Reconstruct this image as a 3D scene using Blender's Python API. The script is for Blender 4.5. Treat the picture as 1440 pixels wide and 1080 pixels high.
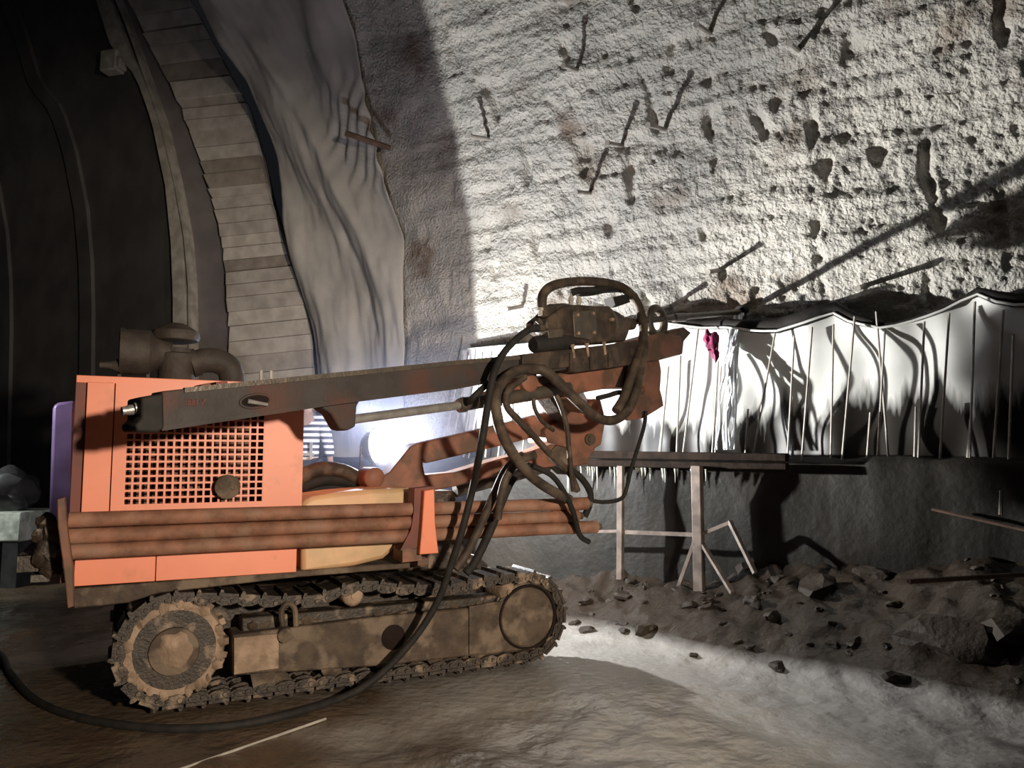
import bpy, bmesh, math, random
import numpy as np
from mathutils import Vector, Matrix
from math import sin, cos, pi, radians, atan, sqrt

random.seed(7)
for o in list(bpy.data.objects):
    bpy.data.objects.remove(o)
SC = bpy.context.scene
COL = SC.collection

# ------------------------------------------------------------------ camera, world, lamps, exposure
F = 1100.0; HC = 1.52; PITCH = atan(100 / 1100.0)
cd = bpy.data.cameras.new('camera'); cd.sensor_width = 36.0; cd.lens = 36.0 * F / 1440.0; cd.clip_end = 200
cam = bpy.data.objects.new('camera', cd); COL.objects.link(cam)
cam.location = (0, 0, HC); cam.rotation_euler = (pi / 2 + PITCH, 0, 0)
SC.camera = cam

SC.view_settings.view_transform = 'Standard'
SC.view_settings.look = 'None'
SC.view_settings.exposure = 0.0
SC.view_settings.gamma = 1.0
SC.view_settings.use_curve_mapping = False
SC.cycles.use_denoising = True
SC.cycles.max_bounces = 6
SC.cycles.volume_bounces = 1
SC.cycles.sample_clamp_indirect = 4.0

wd = bpy.data.worlds.new('world'); SC.world = wd; wd.use_nodes = True
bg = wd.node_tree.nodes['Background']; bg.inputs[0].default_value = (0.75, 0.85, 1.0, 1); bg.inputs[1].default_value = 0.008

LAMP = Vector((-1.26, 7.25, 1.60))
AX = Vector((-0.839, 0.545, 0)); NW = Vector((0.545, 0.839, 0))     # tunnel axis (away) and outward wall normal


def lamp(name, kind, loc, target, power, colour, radius, size=None, blend=0.1):
    d = bpy.data.lights.new(name, kind); d.energy = power; d.color = colour
    if kind == 'AREA':
        d.size = radius
    else:
        d.shadow_soft_size = radius
    if kind == 'SPOT':
        d.spot_size = radians(size); d.spot_blend = blend
    o = bpy.data.objects.new(name, d); COL.objects.link(o); o.location = loc
    if target is not None:
        o.rotation_euler = (Vector(target) - Vector(loc)).to_track_quat('-Z', 'Y').to_euler()
    return o


FD = (-AX + NW * 0.18 + Vector((0, 0, 0.10))).normalized()                       # where the big floodlight faces
lamp('floodlight_beam', 'SPOT', LAMP + FD * 0.10, LAMP + FD * 3, 740, (0.97, 0.99, 1.0), 0.035, 176, 0.04)
lamp('floodlight_core', 'SPOT', LAMP + FD * 0.10, LAMP + FD * 3 + Vector((0, 0, 0.5)), 1300, (1.0, 0.98, 0.93), 0.035, 75, 0.9)
lamp('floodlight_spill', 'POINT', LAMP + Vector((-0.1, 0.15, 0.32)), None, 88, (0.76, 0.82, 1.0), 0.08)
lamp('headlamp', 'SPOT', (2.7, -1.3, 2.2), (-1.5, 4.6, 1.05), 2250, (1.0, 0.86, 0.68), 0.14, 62, 0.6)
lamp('side_lamp', 'SPOT', (-8.2, 7.6, 2.6), (-6.3, 9.2, 0.85), 520, (0.95, 1.0, 0.93), 0.1, 48, 0.8)
lamp('violet_fill', 'SPOT', (-3.55, 4.72, 2.15), (-3.02, 5.2, 1.72), 45, (0.70, 0.60, 1.0), 0.05, 60, 0.9)  # unseen light added out of frame to turn the rear cover violet

# ------------------------------------------------------------------ pixel helpers (points at real depth)
CP, SP = cos(PITCH), sin(PITCH)
C0 = Vector((0, 0, HC))


def ray(px, py):
    dx = (px - 720) / F; dz = -(py - 540) / F
    return Vector((dx, CP - dz * SP, SP + dz * CP))


def on_plane(px, py, p, n):
    d = ray(px, py)
    return C0 + d * ((Vector(p) - C0).dot(n) / d.dot(n))


def gr(px, py, z=0.0):
    return on_plane(px, py, (0, 0, z), Vector((0, 0, 1)))


W0 = Vector((2.19, 7.4, 0)); ZS = 3.0; RW = 6.6


def lean(z):
    if z <= ZS: return 0.0
    k = min((z - ZS) / RW, 0.999)
    return RW - RW * sqrt(1 - k * k)


def wallp(t, z, off=0.0):
    return W0 + AX * t - NW * (lean(z) + off) + Vector((0, 0, z))


def wall_px(px, py, off=0.0):
    d = ray(px, py); lo, hi = 0.5, 40.0
    for _ in range(60):
        m = (lo + hi) / 2; p = C0 + d * m
        g = (p - W0).dot(NW) + lean(p.z) + off
        if g > 0: hi = m
        else: lo = m
    return C0 + d * ((lo + hi) / 2)


def tz(p):
    return ((p - W0).dot(AX), p.z)


# ------------------------------------------------------------------ noise
_rng = np.random.RandomState(3)
_TAB = _rng.randint(0, 2 ** 31 - 1, 4096)
_ANG = _rng.rand(4096) * 2 * np.pi


def noise2(x, y, seed=0):
    xi = np.floor(x).astype(np.int64); yi = np.floor(y).astype(np.int64)
    xf = x - xi; yf = y - yi

    def g(ix, iy):
        h = _TAB[(ix + seed * 17) & 4095]; h = _TAB[(h + iy) & 4095] & 4095
        return np.cos(_ANG[h]), np.sin(_ANG[h])
    u = xf * xf * xf * (xf * (xf * 6 - 15) + 10); v = yf * yf * yf * (yf * (yf * 6 - 15) + 10)
    a = g(xi, yi); n00 = a[0] * xf + a[1] * yf
    a = g(xi + 1, yi); n10 = a[0] * (xf - 1) + a[1] * yf
    a = g(xi, yi + 1); n01 = a[0] * xf + a[1] * (yf - 1)
    a = g(xi + 1, yi + 1); n11 = a[0] * (xf - 1) + a[1] * (yf - 1)
    return ((n00 * (1 - u) + n10 * u) * (1 - v) + (n01 * (1 - u) + n11 * u) * v) * 1.5


def fbm(x, y, oct=4, seed=0, gain=0.5):
    x = np.asarray(x, float); y = np.asarray(y, float)
    s = 0; a = 1.0
    for k in range(oct):
        s = s + a * noise2(x * 2 ** k + 7.3 * k, y * 2 ** k + 3.1 * k, seed + k); a *= gain
    return s


# ------------------------------------------------------------------ materials
def nodes_of(m):
    nt = m.node_tree; return nt, nt.nodes, nt.links


def make_mat(name, c1, c2=None, scale=6.0, rough=0.6, rough2=None, metal=0.0, bump=0.0, bscale=30.0, c3=None, c3_scale=2.0,
             c3_amt=0.5, detail=4.0, spec=0.5, thr=0.0):
    m = bpy.data.materials.new(name); m.use_nodes = True
    nt, N, L = nodes_of(m)
    b = N['Principled BSDF']; b.inputs['Metallic'].default_value = metal; b.inputs['Roughness'].default_value = rough
    b.inputs['Specular IOR Level'].default_value = spec
    b.inputs['Base Color'].default_value = (*c1, 1)
    geo = N.new('ShaderNodeNewGeometry')
    if c2 is not None:
        n = N.new('ShaderNodeTexNoise'); n.inputs['Scale'].default_value = scale; n.inputs['Detail'].default_value = detail
        L.new(geo.outputs['Position'], n.inputs['Vector'])
        r = N.new('ShaderNodeValToRGB'); r.color_ramp.elements[0].position = 0.38; r.color_ramp.elements[1].position = 0.62
        r.color_ramp.elements[0].color = (*c1, 1); r.color_ramp.elements[1].color = (*c2, 1)
        L.new(n.outputs['Fac'], r.inputs['Fac'])
        out = r.outputs['Color']
        if c3 is not None:
            n3 = N.new('ShaderNodeTexNoise'); n3.inputs['Scale'].default_value = c3_scale; n3.inputs['Detail'].default_value = 6
            L.new(geo.outputs['Position'], n3.inputs['Vector'])
            r3 = N.new('ShaderNodeValToRGB'); r3.color_ramp.elements[0].position = 0.5 + thr; r3.color_ramp.elements[1].position = 0.62 + thr
            r3.color_ramp.elements[0].color = (0, 0, 0, 1); r3.color_ramp.elements[1].color = (c3_amt,) * 3 + (1,)
            L.new(n3.outputs['Fac'], r3.inputs['Fac'])
            mx = N.new('ShaderNodeMixRGB'); mx.inputs[2].default_value = (*c3, 1)
            L.new(r3.outputs['Color'], mx.inputs[0]); L.new(out, mx.inputs[1]); out = mx.outputs[0]
        L.new(out, b.inputs['Base Color'])
        if rough2 is not None:
            mr = N.new('ShaderNodeMapRange'); mr.inputs[1].default_value = 0.35; mr.inputs[2].default_value = 0.65
            mr.inputs[3].default_value = rough; mr.inputs[4].default_value = rough2
            L.new(n.outputs['Fac'], mr.inputs[0]); L.new(mr.outputs[0], b.inputs['Roughness'])
    if bump > 0:
        n2 = N.new('ShaderNodeTexNoise'); n2.inputs['Scale'].default_value = bscale; n2.inputs['Detail'].default_value = 5
        L.new(geo.outputs['Position'], n2.inputs['Vector'])
        bp = N.new('ShaderNodeBump'); bp.inputs['Distance'].default_value = bump; bp.inputs['Strength'].default_value = 1.0
        L.new(n2.outputs['Fac'], bp.inputs['Height']); L.new(bp.outputs['Normal'], b.inputs['Normal'])
    return m


MT = {}
MT['shotcrete'] = make_mat('shotcrete', (0.60, 0.57, 0.51), (0.47, 0.45, 0.41), 3.0, 0.85, bump=0.046, bscale=34, c3=(0.16, 0.10, 0.06), c3_scale=1.3, c3_amt=0.75, thr=0.06)
MT['floor'] = make_mat('wet_mud', (0.090, 0.078, 0.064), (0.15, 0.13, 0.11), 1.3, 0.22, 0.48, bump=0.010, bscale=9, c3=(0.05, 0.040, 0.030), c3_scale=0.9, c3_amt=0.7)


def floor_mat():
    m = make_mat('wet_mud', (0.086, 0.058, 0.036), (0.125, 0.089, 0.060), 1.3, 0.18, 0.36, bump=0.014, bscale=15, c3=(0.055, 0.042, 0.031), c3_scale=0.9, c3_amt=0.7)
    nt, N, L = nodes_of(m); b = N['Principled BSDF']; src = b.inputs['Base Color'].links[0].from_socket
    geo = N.new('ShaderNodeNewGeometry'); sep = N.new('ShaderNodeSeparateXYZ'); L.new(geo.outputs['Position'], sep.inputs[0])
    n = N.new('ShaderNodeTexNoise'); n.inputs['Scale'].default_value = 1.6; n.inputs['Detail'].default_value = 6
    L.new(geo.outputs['Position'], n.inputs['Vector'])
    # pale grey patch on the floor right of the rig, fading outwards
    vm = N.new('ShaderNodeVectorMath'); vm.operation = 'SUBTRACT'; vm.inputs[1].default_value = (1.55, 5.2, 0); L.new(geo.outputs['Position'], vm.inputs[0])
    vs = N.new('ShaderNodeVectorMath'); vs.operation = 'MULTIPLY'; vs.inputs[1].default_value = (0.42, 0.42, 0); L.new(vm.outputs[0], vs.inputs[0])
    ln = N.new('ShaderNodeVectorMath'); ln.operation = 'LENGTH'; L.new(vs.outputs[0], ln.inputs[0])
    a = N.new('ShaderNodeMath'); a.operation = 'MULTIPLY_ADD'; a.inputs[1].default_value = 1.3; L.new(n.outputs['Fac'], a.inputs[0]); L.new(ln.outputs['Value'], a.inputs[2])
    r = N.new('ShaderNodeMapRange'); r.inputs[1].default_value = 1.25; r.inputs[2].default_value = 1.85; r.inputs[3].default_value = 0.85; r.inputs[4].default_value = 0.0; L.new(a.outputs[0], r.inputs[0])
    m1 = N.new('ShaderNodeMixRGB'); m1.inputs[2].default_value = (0.36, 0.345, 0.32, 1); L.new(r.outputs[0], m1.inputs[0]); L.new(src, m1.inputs[1])
    # dark loose soil of the bank
    z = N.new('ShaderNodeMath'); z.operation = 'MULTIPLY_ADD'; z.inputs[1].default_value = 0.10; L.new(n.outputs['Fac'], z.inputs[0]); L.new(sep.outputs['Z'], z.inputs[2])
    rz = N.new('ShaderNodeMapRange'); rz.inputs[1].default_value = 0.085; rz.inputs[2].default_value = 0.15; L.new(z.outputs[0], rz.inputs[0])
    m2 = N.new('ShaderNodeMixRGB'); m2.inputs[2].default_value = (0.034, 0.025, 0.018, 1); L.new(rz.outputs[0], m2.inputs[0]); L.new(m1.outputs[0], m2.inputs[1])
    L.new(m2.outputs[0], b.inputs['Base Color'])
    return m


MT['floor'] = floor_mat()
MT['footing'] = make_mat('muddy_concrete', (0.015, 0.0135, 0.011), (0.023, 0.0205, 0.016), 2.0, 0.6, spec=0.3, bump=0.008, bscale=14, c3=(0.03, 0.022, 0.016), c3_scale=1.2)
MT['plank'] = make_mat('stained_board', (0.60, 0.55, 0.49), (0.44, 0.395, 0.345), 5.0, 0.8, bump=0.004, bscale=22)
MT['plank_dark'] = make_mat('dark_stained_board', (0.40, 0.355, 0.30), (0.29, 0.25, 0.21), 5.0, 0.85, bump=0.004, bscale=22)
MT['plank_pale'] = make_mat('pale_stained_board', (0.70, 0.65, 0.58), (0.54, 0.49, 0.43), 5.0, 0.8, bump=0.004, bscale=22)
MT['lining'] = make_mat('smooth_dark_concrete', (0.11, 0.105, 0.10), (0.075, 0.07, 0.07), 1.5, 0.7, bump=0.004, bscale=10)
MT['rim'] = make_mat('steel_form_edge', (0.48, 0.45, 0.39), (0.32, 0.295, 0.25), 6.0, 0.7, bump=0.004, bscale=20)
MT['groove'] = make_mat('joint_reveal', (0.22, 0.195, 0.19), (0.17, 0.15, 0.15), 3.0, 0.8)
MT['geotextile'] = make_mat('geotextile', (0.50, 0.475, 0.43), (0.40, 0.385, 0.35), 2.0, 0.9, bump=0.003, bscale=40)
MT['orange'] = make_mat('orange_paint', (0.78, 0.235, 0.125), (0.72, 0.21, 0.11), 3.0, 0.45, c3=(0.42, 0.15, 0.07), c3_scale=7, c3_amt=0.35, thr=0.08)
MT['orange_dirty'] = make_mat('muddy_orange_paint', (0.25, 0.105, 0.065), (0.17, 0.078, 0.050), 7.0, 0.55, spec=0.3, c3=(0.085, 0.052, 0.034), c3_scale=5, c3_amt=0.8)
MT['dark_paint_and_shade'] = make_mat('brown_red_paint_and_shade', (0.16, 0.035, 0.02), (0.10, 0.03, 0.018), 6.0, 0.6)  # real dark paint, also painted shade on hood rear and rack post
MT['mud'] = make_mat('dried_mud_on_steel', (0.085, 0.056, 0.036), (0.045, 0.029, 0.019), 9.0, 0.75, bump=0.006, bscale=45, c3=(0.20, 0.145, 0.10), c3_scale=6, c3_amt=0.7)
MT['mud_light'] = make_mat('pale_dried_mud', (0.36, 0.25, 0.175), (0.23, 0.155, 0.105), 9.0, 0.8, bump=0.008, bscale=40, c3=(0.13, 0.085, 0.05), c3_scale=7, c3_amt=0.7)
MT['track'] = make_mat('muddy_track_steel', (0.045, 0.030, 0.020), (0.024, 0.016, 0.011), 11.0, 0.55, bump=0.006, bscale=60, c3=(0.26, 0.185, 0.125), c3_scale=8, c3_amt=0.85, thr=0.035)
MT['pipe'] = make_mat('rusty_drill_pipe', (0.29, 0.135, 0.085), (0.17, 0.080, 0.050), 8.0, 0.65, spec=0.25, bump=0.003, bscale=50, c3=(0.27, 0.165, 0.115), c3_scale=6, c3_amt=0.6)
MT['mast'] = make_mat('grey_brown_mast_steel', (0.056, 0.047, 0.044), (0.039, 0.033, 0.031), 6.0, 0.6, spec=0.2, bump=0.002, bscale=50, c3=(0.11, 0.045, 0.032), c3_scale=3, c3_amt=0.55)
MT['steel'] = make_mat('dark_steel', (0.07, 0.06, 0.05), (0.11, 0.085, 0.065), 12.0, 0.45, metal=0.3, bump=0.003, bscale=60)
MT['head'] = make_mat('muddy_drill_head_steel', (0.050, 0.036, 0.027), (0.028, 0.021, 0.017), 10.0, 0.55, spec=0.3, bump=0.004, bscale=50, c3=(0.12, 0.08, 0.055), c3_scale=7, c3_amt=0.5)
MT['bright_steel'] = make_mat('bare_bright_steel', (0.55, 0.52, 0.48), (0.42, 0.39, 0.36), 20.0, 0.35, metal=0.7)
MT['rubber'] = make_mat('black_rubber', (0.016, 0.015, 0.014), (0.026, 0.022, 0.020), 15.0, 0.7, spec=0.2)
MT['hose'] = make_mat('muddy_hose', (0.062, 0.043, 0.030), (0.034, 0.024, 0.018), 12.0, 0.65, spec=0.3, bump=0.003, bscale=60, c3=(0.14, 0.10, 0.07), c3_scale=9, c3_amt=0.5)
MT['tank'] = make_mat('beige_tank_paint', (0.72, 0.43, 0.235), (0.62, 0.36, 0.195), 4.0, 0.5, c3=(0.24, 0.22, 0.10), c3_scale=3, c3_amt=0.4)
MT['violet_grey'] = make_mat('grey_cover_paint', (0.36, 0.30, 0.36), (0.26, 0.21, 0.25), 4.0, 0.35)
MT['black'] = make_mat('black_interior_and_shade', (0.012, 0.009, 0.008), (0.02, 0.012, 0.01), 6.0, 0.8, spec=0.08)
MT['engine'] = make_mat('oily_engine', (0.09, 0.014, 0.008), (0.15, 0.06, 0.035), 6.0, 0.6, bump=0.01, bscale=16)
MT['dusty'] = make_mat('dusty_filter_metal', (0.058, 0.044, 0.034), (0.034, 0.025, 0.020), 9.0, 0.7, bump=0.004, bscale=40)
MT['rebar'] = make_mat('pale_steel_bar', (0.40, 0.37, 0.33), (0.28, 0.25, 0.22), 9.0, 0.5)
MT['rust'] = make_mat('rusty_steel', (0.15, 0.09, 0.06), (0.09, 0.055, 0.04), 9.0, 0.7)
MT['timber'] = make_mat('wet_timber', (0.022, 0.014, 0.010), (0.011, 0.007, 0.005), 9.0, 0.8, spec=0.1, bump=0.004, bscale=30)
MT['post'] = make_mat('grimy_steel_prop', (0.22, 0.175, 0.145), (0.12, 0.092, 0.075), 8.0, 0.55)
MT['rock'] = make_mat('muddy_rock', (0.042, 0.031, 0.022), (0.024, 0.017, 0.012), 5.0, 0.7, spec=0.25, bump=0.012, bscale=22)
MT['white_concrete'] = make_mat('pale_splashed_block', (0.55, 0.58, 0.52), (0.28, 0.30, 0.26), 7.0, 0.6, bump=0.006, bscale=20)
MT['tarp'] = make_mat('black_tarp', (0.03, 0.03, 0.032), (0.05, 0.05, 0.05), 5.0, 0.25)
MT['magenta'] = make_mat('magenta_cloth', (0.30, 0.02, 0.10), (0.10, 0.01, 0.04), 14.0, 0.7)
MT['skin'] = make_mat('skin', (0.45, 0.28, 0.19), (0.40, 0.24, 0.16), 8.0, 0.5)
MT['trouser'] = make_mat('dark_trousers', (0.05, 0.055, 0.07), (0.035, 0.04, 0.05), 8.0, 0.8)
MT['helmet'] = make_mat('pale_helmet', (0.75, 0.70, 0.45), (0.70, 0.65, 0.40), 8.0, 0.35)
MT['hair'] = make_mat('dark_hair', (0.02, 0.017, 0.015), (0.03, 0.025, 0.02), 30.0, 0.6)
MT['plastic_scrap'] = make_mat('grey_plastic_scrap', (0.45, 0.45, 0.46), (0.30, 0.30, 0.31), 8.0, 0.3)


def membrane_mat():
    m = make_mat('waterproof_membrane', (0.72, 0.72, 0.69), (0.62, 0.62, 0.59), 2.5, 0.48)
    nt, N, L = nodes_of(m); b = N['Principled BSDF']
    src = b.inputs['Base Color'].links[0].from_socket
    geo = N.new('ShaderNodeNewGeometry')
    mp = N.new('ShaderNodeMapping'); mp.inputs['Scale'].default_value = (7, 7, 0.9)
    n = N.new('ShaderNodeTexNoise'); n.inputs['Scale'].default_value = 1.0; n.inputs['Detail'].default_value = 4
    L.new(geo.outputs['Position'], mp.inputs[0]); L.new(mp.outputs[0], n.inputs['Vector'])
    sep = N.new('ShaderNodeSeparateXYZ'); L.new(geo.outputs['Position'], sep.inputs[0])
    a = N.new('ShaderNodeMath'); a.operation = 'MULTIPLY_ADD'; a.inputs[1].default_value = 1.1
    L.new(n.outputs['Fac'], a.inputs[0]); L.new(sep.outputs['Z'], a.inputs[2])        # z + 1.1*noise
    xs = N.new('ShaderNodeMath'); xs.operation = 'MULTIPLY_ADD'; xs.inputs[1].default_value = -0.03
    L.new(sep.outputs['X'], xs.inputs[0]); L.new(a.outputs[0], xs.inputs[2])          # the dark part climbs to the right
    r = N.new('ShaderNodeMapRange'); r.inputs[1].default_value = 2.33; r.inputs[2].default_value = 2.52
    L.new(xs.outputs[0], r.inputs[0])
    mx = N.new('ShaderNodeMixRGB'); mx.inputs[1].default_value = (0.014, 0.011, 0.008, 1)  # near-black lower part with a streaked upper edge
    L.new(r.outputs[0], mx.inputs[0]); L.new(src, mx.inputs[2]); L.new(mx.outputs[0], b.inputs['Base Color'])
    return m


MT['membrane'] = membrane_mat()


def stripe_mat():
    m = bpy.data.materials.new('striped_shirt_cloth'); m.use_nodes = True
    nt, N, L = nodes_of(m); b = N['Principled BSDF']; b.inputs['Roughness'].default_value = 0.85
    tc = N.new('ShaderNodeTexCoord'); sep = N.new('ShaderNodeSeparateXYZ'); L.new(tc.outputs['Object'], sep.inputs[0])
    a = N.new('ShaderNodeMath'); a.operation = 'MULTIPLY'; a.inputs[1].default_value = 2 * pi / 0.062
    s = N.new('ShaderNodeMath'); s.operation = 'SINE'
    L.new(sep.outputs['Z'], a.inputs[0]); L.new(a.outputs[0], s.inputs[0])
    r = N.new('ShaderNodeMapRange'); r.inputs[1].default_value = -0.25; r.inputs[2].default_value = 0.25
    L.new(s.outputs[0], r.inputs[0])
    mx = N.new('ShaderNodeMixRGB'); mx.inputs[1].default_value = (0.07, 0.07, 0.085, 1); mx.inputs[2].default_value = (0.80, 0.80, 0.82, 1)
    L.new(r.outputs[0], mx.inputs[0]); L.new(mx.outputs[0], b.inputs['Base Color'])
    return m


MT['stripes'] = stripe_mat()


def emit_mat(name, col, strength):
    m = bpy.data.materials.new(name); m.use_nodes = True
    b = m.node_tree.nodes['Principled BSDF']; b.inputs['Base Color'].default_value = (*col, 1)
    b.inputs['Emission Color'].default_value = (*col, 1); b.inputs['Emission Strength'].default_value = strength
    return m


MT['lamp_face'] = emit_mat('floodlight_lens', (0.92, 0.94, 1.0), 30)


def water_mat():
    m = bpy.data.materials.new('falling_water'); m.use_nodes = True
    b = m.node_tree.nodes['Principled BSDF']
    b.inputs['Base Color'].default_value = (0.92, 0.94, 0.97, 1); b.inputs['Roughness'].default_value = 0.12
    b.inputs['Transmission Weight'].default_value = 0.08; b.inputs['IOR'].default_value = 1.33
    return m


MT['water'] = water_mat()


# ------------------------------------------------------------------ mesh building
class MB:
    def __init__(s): s.v = []; s.f = []

    def add(s, vs, fs):
        k = len(s.v); s.v += [Vector(p) for p in vs]; s.f += [tuple(i + k for i in f) for f in fs]; return s

    def box(s, c, ax, h):
        c = Vector(c); a, b, d = [Vector(x).normalized() * e for x, e in zip(ax, h)]
        p = [c + a * i + b * j + d * k for i in (-1, 1) for j in (-1, 1) for k in (-1, 1)]
        return s.add(p, [(0, 1, 3, 2), (4, 6, 7, 5), (0, 4, 5, 1), (2, 3, 7, 6), (0, 2, 6, 4), (1, 5, 7, 3)])

    def bar(s, p, q, w, h, up=Vector((0, 0, 1))):
        p = Vector(p); q = Vector(q); d = (q - p); x = d.normalized(); y = up.cross(x).normalized(); z = x.cross(y)
        return s.box((p + q) / 2, (x, y, z), (d.length / 2, w / 2, h / 2))

    def prism(s, poly, vec):
        n = len(poly); poly = [Vector(p) for p in poly]; vec = Vector(vec)
        vs = poly + [p + vec for p in poly]
        fs = [tuple(range(n)), tuple(range(2 * n - 1, n - 1, -1))]
        fs += [(i, i + n, (i + 1) % n + n, (i + 1) % n) for i in range(n)]
        return s.add(vs, fs)

    def tube(s, pts, r, n=10, smooth=0, closed=False, cap=True):
        pts = [Vector(p) for p in pts]
        rs = list(r) if isinstance(r, (list, tuple)) else [r] * len(pts)
        if smooth:
            pts, rs = spline(pts, rs, smooth, closed)
        m = len(pts); rings = []
        ref = Vector((0.13, 0.21, 0.97)); prev = None
        for i in range(m):
            if closed: t = pts[(i + 1) % m] - pts[i - 1]
            else: t = pts[min(i + 1, m - 1)] - pts[max(i - 1, 0)]
            t.normalize()
            if prev is None:
                x = t.cross(ref if abs(t.dot(ref)) < 0.95 else Vector((1, 0, 0))).normalized()
            else:
                x = (prev - t * prev.dot(t)).normalized()
            prev = x; y = t.cross(x)
            rings.append([pts[i] + (x * cos(2 * pi * k / n) + y * sin(2 * pi * k / n)) * rs[i] for k in range(n)])
        vs = [p for rg in rings for p in rg]; fs = []
        for i in range(m if closed else m - 1):
            j = (i + 1) % m
            for k in range(n):
                fs.append((i * n + k, i * n + (k + 1) % n, j * n + (k + 1) % n, j * n + k))
        if cap and not closed:
            fs.append(tuple(range(n - 1, -1, -1))); fs.append(tuple((m - 1) * n + k for k in range(n)))
        return s.add(vs, fs)

    def lathe(s, o, axis, prof, n=24):
        o = Vector(o); a = Vector(axis).normalized()
        x = a.cross(Vector((0, 0, 1)) if abs(a.z) < 0.9 else Vector((1, 0, 0))).normalized(); y = a.cross(x)
        vs = []; fs = []; m = len(prof)
        for d, r in prof:
            r = max(r, 0.0005)
            vs += [o + a * d + (x * cos(2 * pi * k / n) + y * sin(2 * pi * k / n)) * r for k in range(n)]
        for i in range(m - 1):
            for k in range(n):
                fs.append((i * n + k, i * n + (k + 1) % n, (i + 1) * n + (k + 1) % n, (i + 1) * n + k))
        fs.append(tuple(range(n - 1, -1, -1))); fs.append(tuple((m - 1) * n + k for k in range(n)))
        return s.add(vs, fs)

    def blob(s, c, r3, seed=0, sub=2, amp=0.2, rot=None):
        bm = bmesh.new(); bmesh.ops.create_icosphere(bm, subdivisions=sub, radius=1.0)
        rr = random.Random(seed); ph = [rr.uniform(0, 9) for _ in range(9)]
        vs = []
        for v in bm.verts:
            p = v.co.copy()
            k = 1 + amp * (sin(p.x * 2.7 + ph[0]) * sin(p.y * 3.1 + ph[1]) + 0.6 * sin(p.z * 4.3 + ph[2]) * sin(p.x * 5 + ph[3]) + 0.4 * sin(p.y * 7 + ph[4] + p.z * 6))
            p = Vector((p.x * r3[0], p.y * r3[1], p.z * r3[2])) * k
            if rot is not None: p = rot @ p
            vs.append(Vector(c) + p)
        fs = [tuple(v.index for v in f.verts) for f in bm.faces]; bm.free()
        return s.add(vs, fs)


def spline(pts, rs, k, closed=False):
    out = []; ro = []; n = len(pts)
    segs = n if closed else n - 1
    for i in range(segs):
        if closed: p0, p1, p2, p3 = pts[i - 1], pts[i], pts[(i + 1) % n], pts[(i + 2) % n]
        else: p0, p1, p2, p3 = pts[max(i - 1, 0)], pts[i], pts[i + 1], pts[min(i + 2, n - 1)]
        for j in range(k):
            t = j / k
            out.append(0.5 * ((2 * p1) + (p2 - p0) * t + (2 * p0 - 5 * p1 + 4 * p2 - p3) * t * t + (3 * p1 - p0 - 3 * p2 + p3) * t ** 3))
            ro.append(rs[i] * (1 - t) + rs[(i + 1) % n] * t)
    if not closed: out.append(pts[-1]); ro.append(rs[-1])
    return out, ro


def props(o, label=None, cat=None, group=None, kind=None):
    if label: o['label'] = label
    if cat: o['category'] = cat
    if group: o['group'] = group
    if kind: o['kind'] = kind
    return o


def root_matrix(p):
    m = Matrix.Identity(4)
    while p is not None:
        m = p.matrix_basis @ m; p = p.parent
    return m


def obj(name, mb, mat, parent=None, bevel=0.0, angle=40, origin=None, **kw):
    me = bpy.data.meshes.new(name)
    if parent is not None:
        inv = root_matrix(parent).inverted(); vs = [inv @ v for v in mb.v]
    else:
        og = Vector(origin) if origin is not None else Vector((0, 0, 0)); vs = [v - og for v in mb.v]
    me.from_pydata([tuple(v) for v in vs], [], mb.f)
    bm = bmesh.new(); bm.from_mesh(me); bmesh.ops.recalc_face_normals(bm, faces=bm.faces); bm.to_mesh(me); bm.free()
    me.polygons.foreach_set('use_smooth', [True] * len(me.polygons))
    me.set_sharp_from_angle(angle=radians(angle))
    me.materials.append(mat if not isinstance(mat, str) else MT[mat])
    o = bpy.data.objects.new(name, me); COL.objects.link(o)
    if parent is not None: o.parent = parent
    elif origin is not None: o.location = origin
    if bevel > 0:
        b = o.modifiers.new('bevel', 'BEVEL'); b.width = bevel; b.segments = 2; b.limit_method = 'ANGLE'; b.angle_limit = radians(35)
    return props(o, **kw)


def empty(name, loc, rz=0.0, **kw):
    o = bpy.data.objects.new(name, None); COL.objects.link(o); o.location = loc; o.rotation_euler = (0, 0, rz)
    o.empty_display_size = 0.1
    return props(o, **kw)


def grid_obj(name, P, mat, parent=None, smooth=True, solid=0.0, **kw):
    """P: rows x cols x 3 world points."""
    R, Cn, _ = P.shape
    me = bpy.data.meshes.new(name)
    V = P.reshape(-1, 3)
    if parent is not None:
        M = np.array(root_matrix(parent).inverted()); V = V @ M[:3, :3].T + M[:3, 3]
    idx = np.arange(R * Cn).reshape(R, Cn)
    q = np.stack([idx[:-1, :-1], idx[:-1, 1:], idx[1:, 1:], idx[1:, :-1]], -1).reshape(-1, 4)
    me.vertices.add(len(V)); me.vertices.foreach_set('co', V.astype(np.float32).ravel())
    me.loops.add(q.size); me.loops.foreach_set('vertex_index', q.astype(np.int32).ravel())
    me.polygons.add(len(q)); me.polygons.foreach_set('loop_start', np.arange(0, q.size, 4, dtype=np.int32))
    me.update(calc_edges=True)
    me.polygons.foreach_set('use_smooth', [smooth] * len(q))
    me.materials.append(MT[mat] if isinstance(mat, str) else mat)
    o = bpy.data.objects.new(name, me); COL.objects.link(o)
    if parent is not None: o.parent = parent
    if solid:
        sm = o.modifiers.new('solid', 'SOLIDIFY'); sm.thickness = solid; sm.offset = 0
    return props(o, **kw)


def copy_tree(o, parent=None):
    c = o.copy(); COL.objects.link(c)
    if parent is not None: c.parent = parent
    for ch in list(o.children): copy_tree(ch, c)
    return c


A2 = np.array(AX); N2 = np.array(NW); W2 = np.array(W0)

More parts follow.
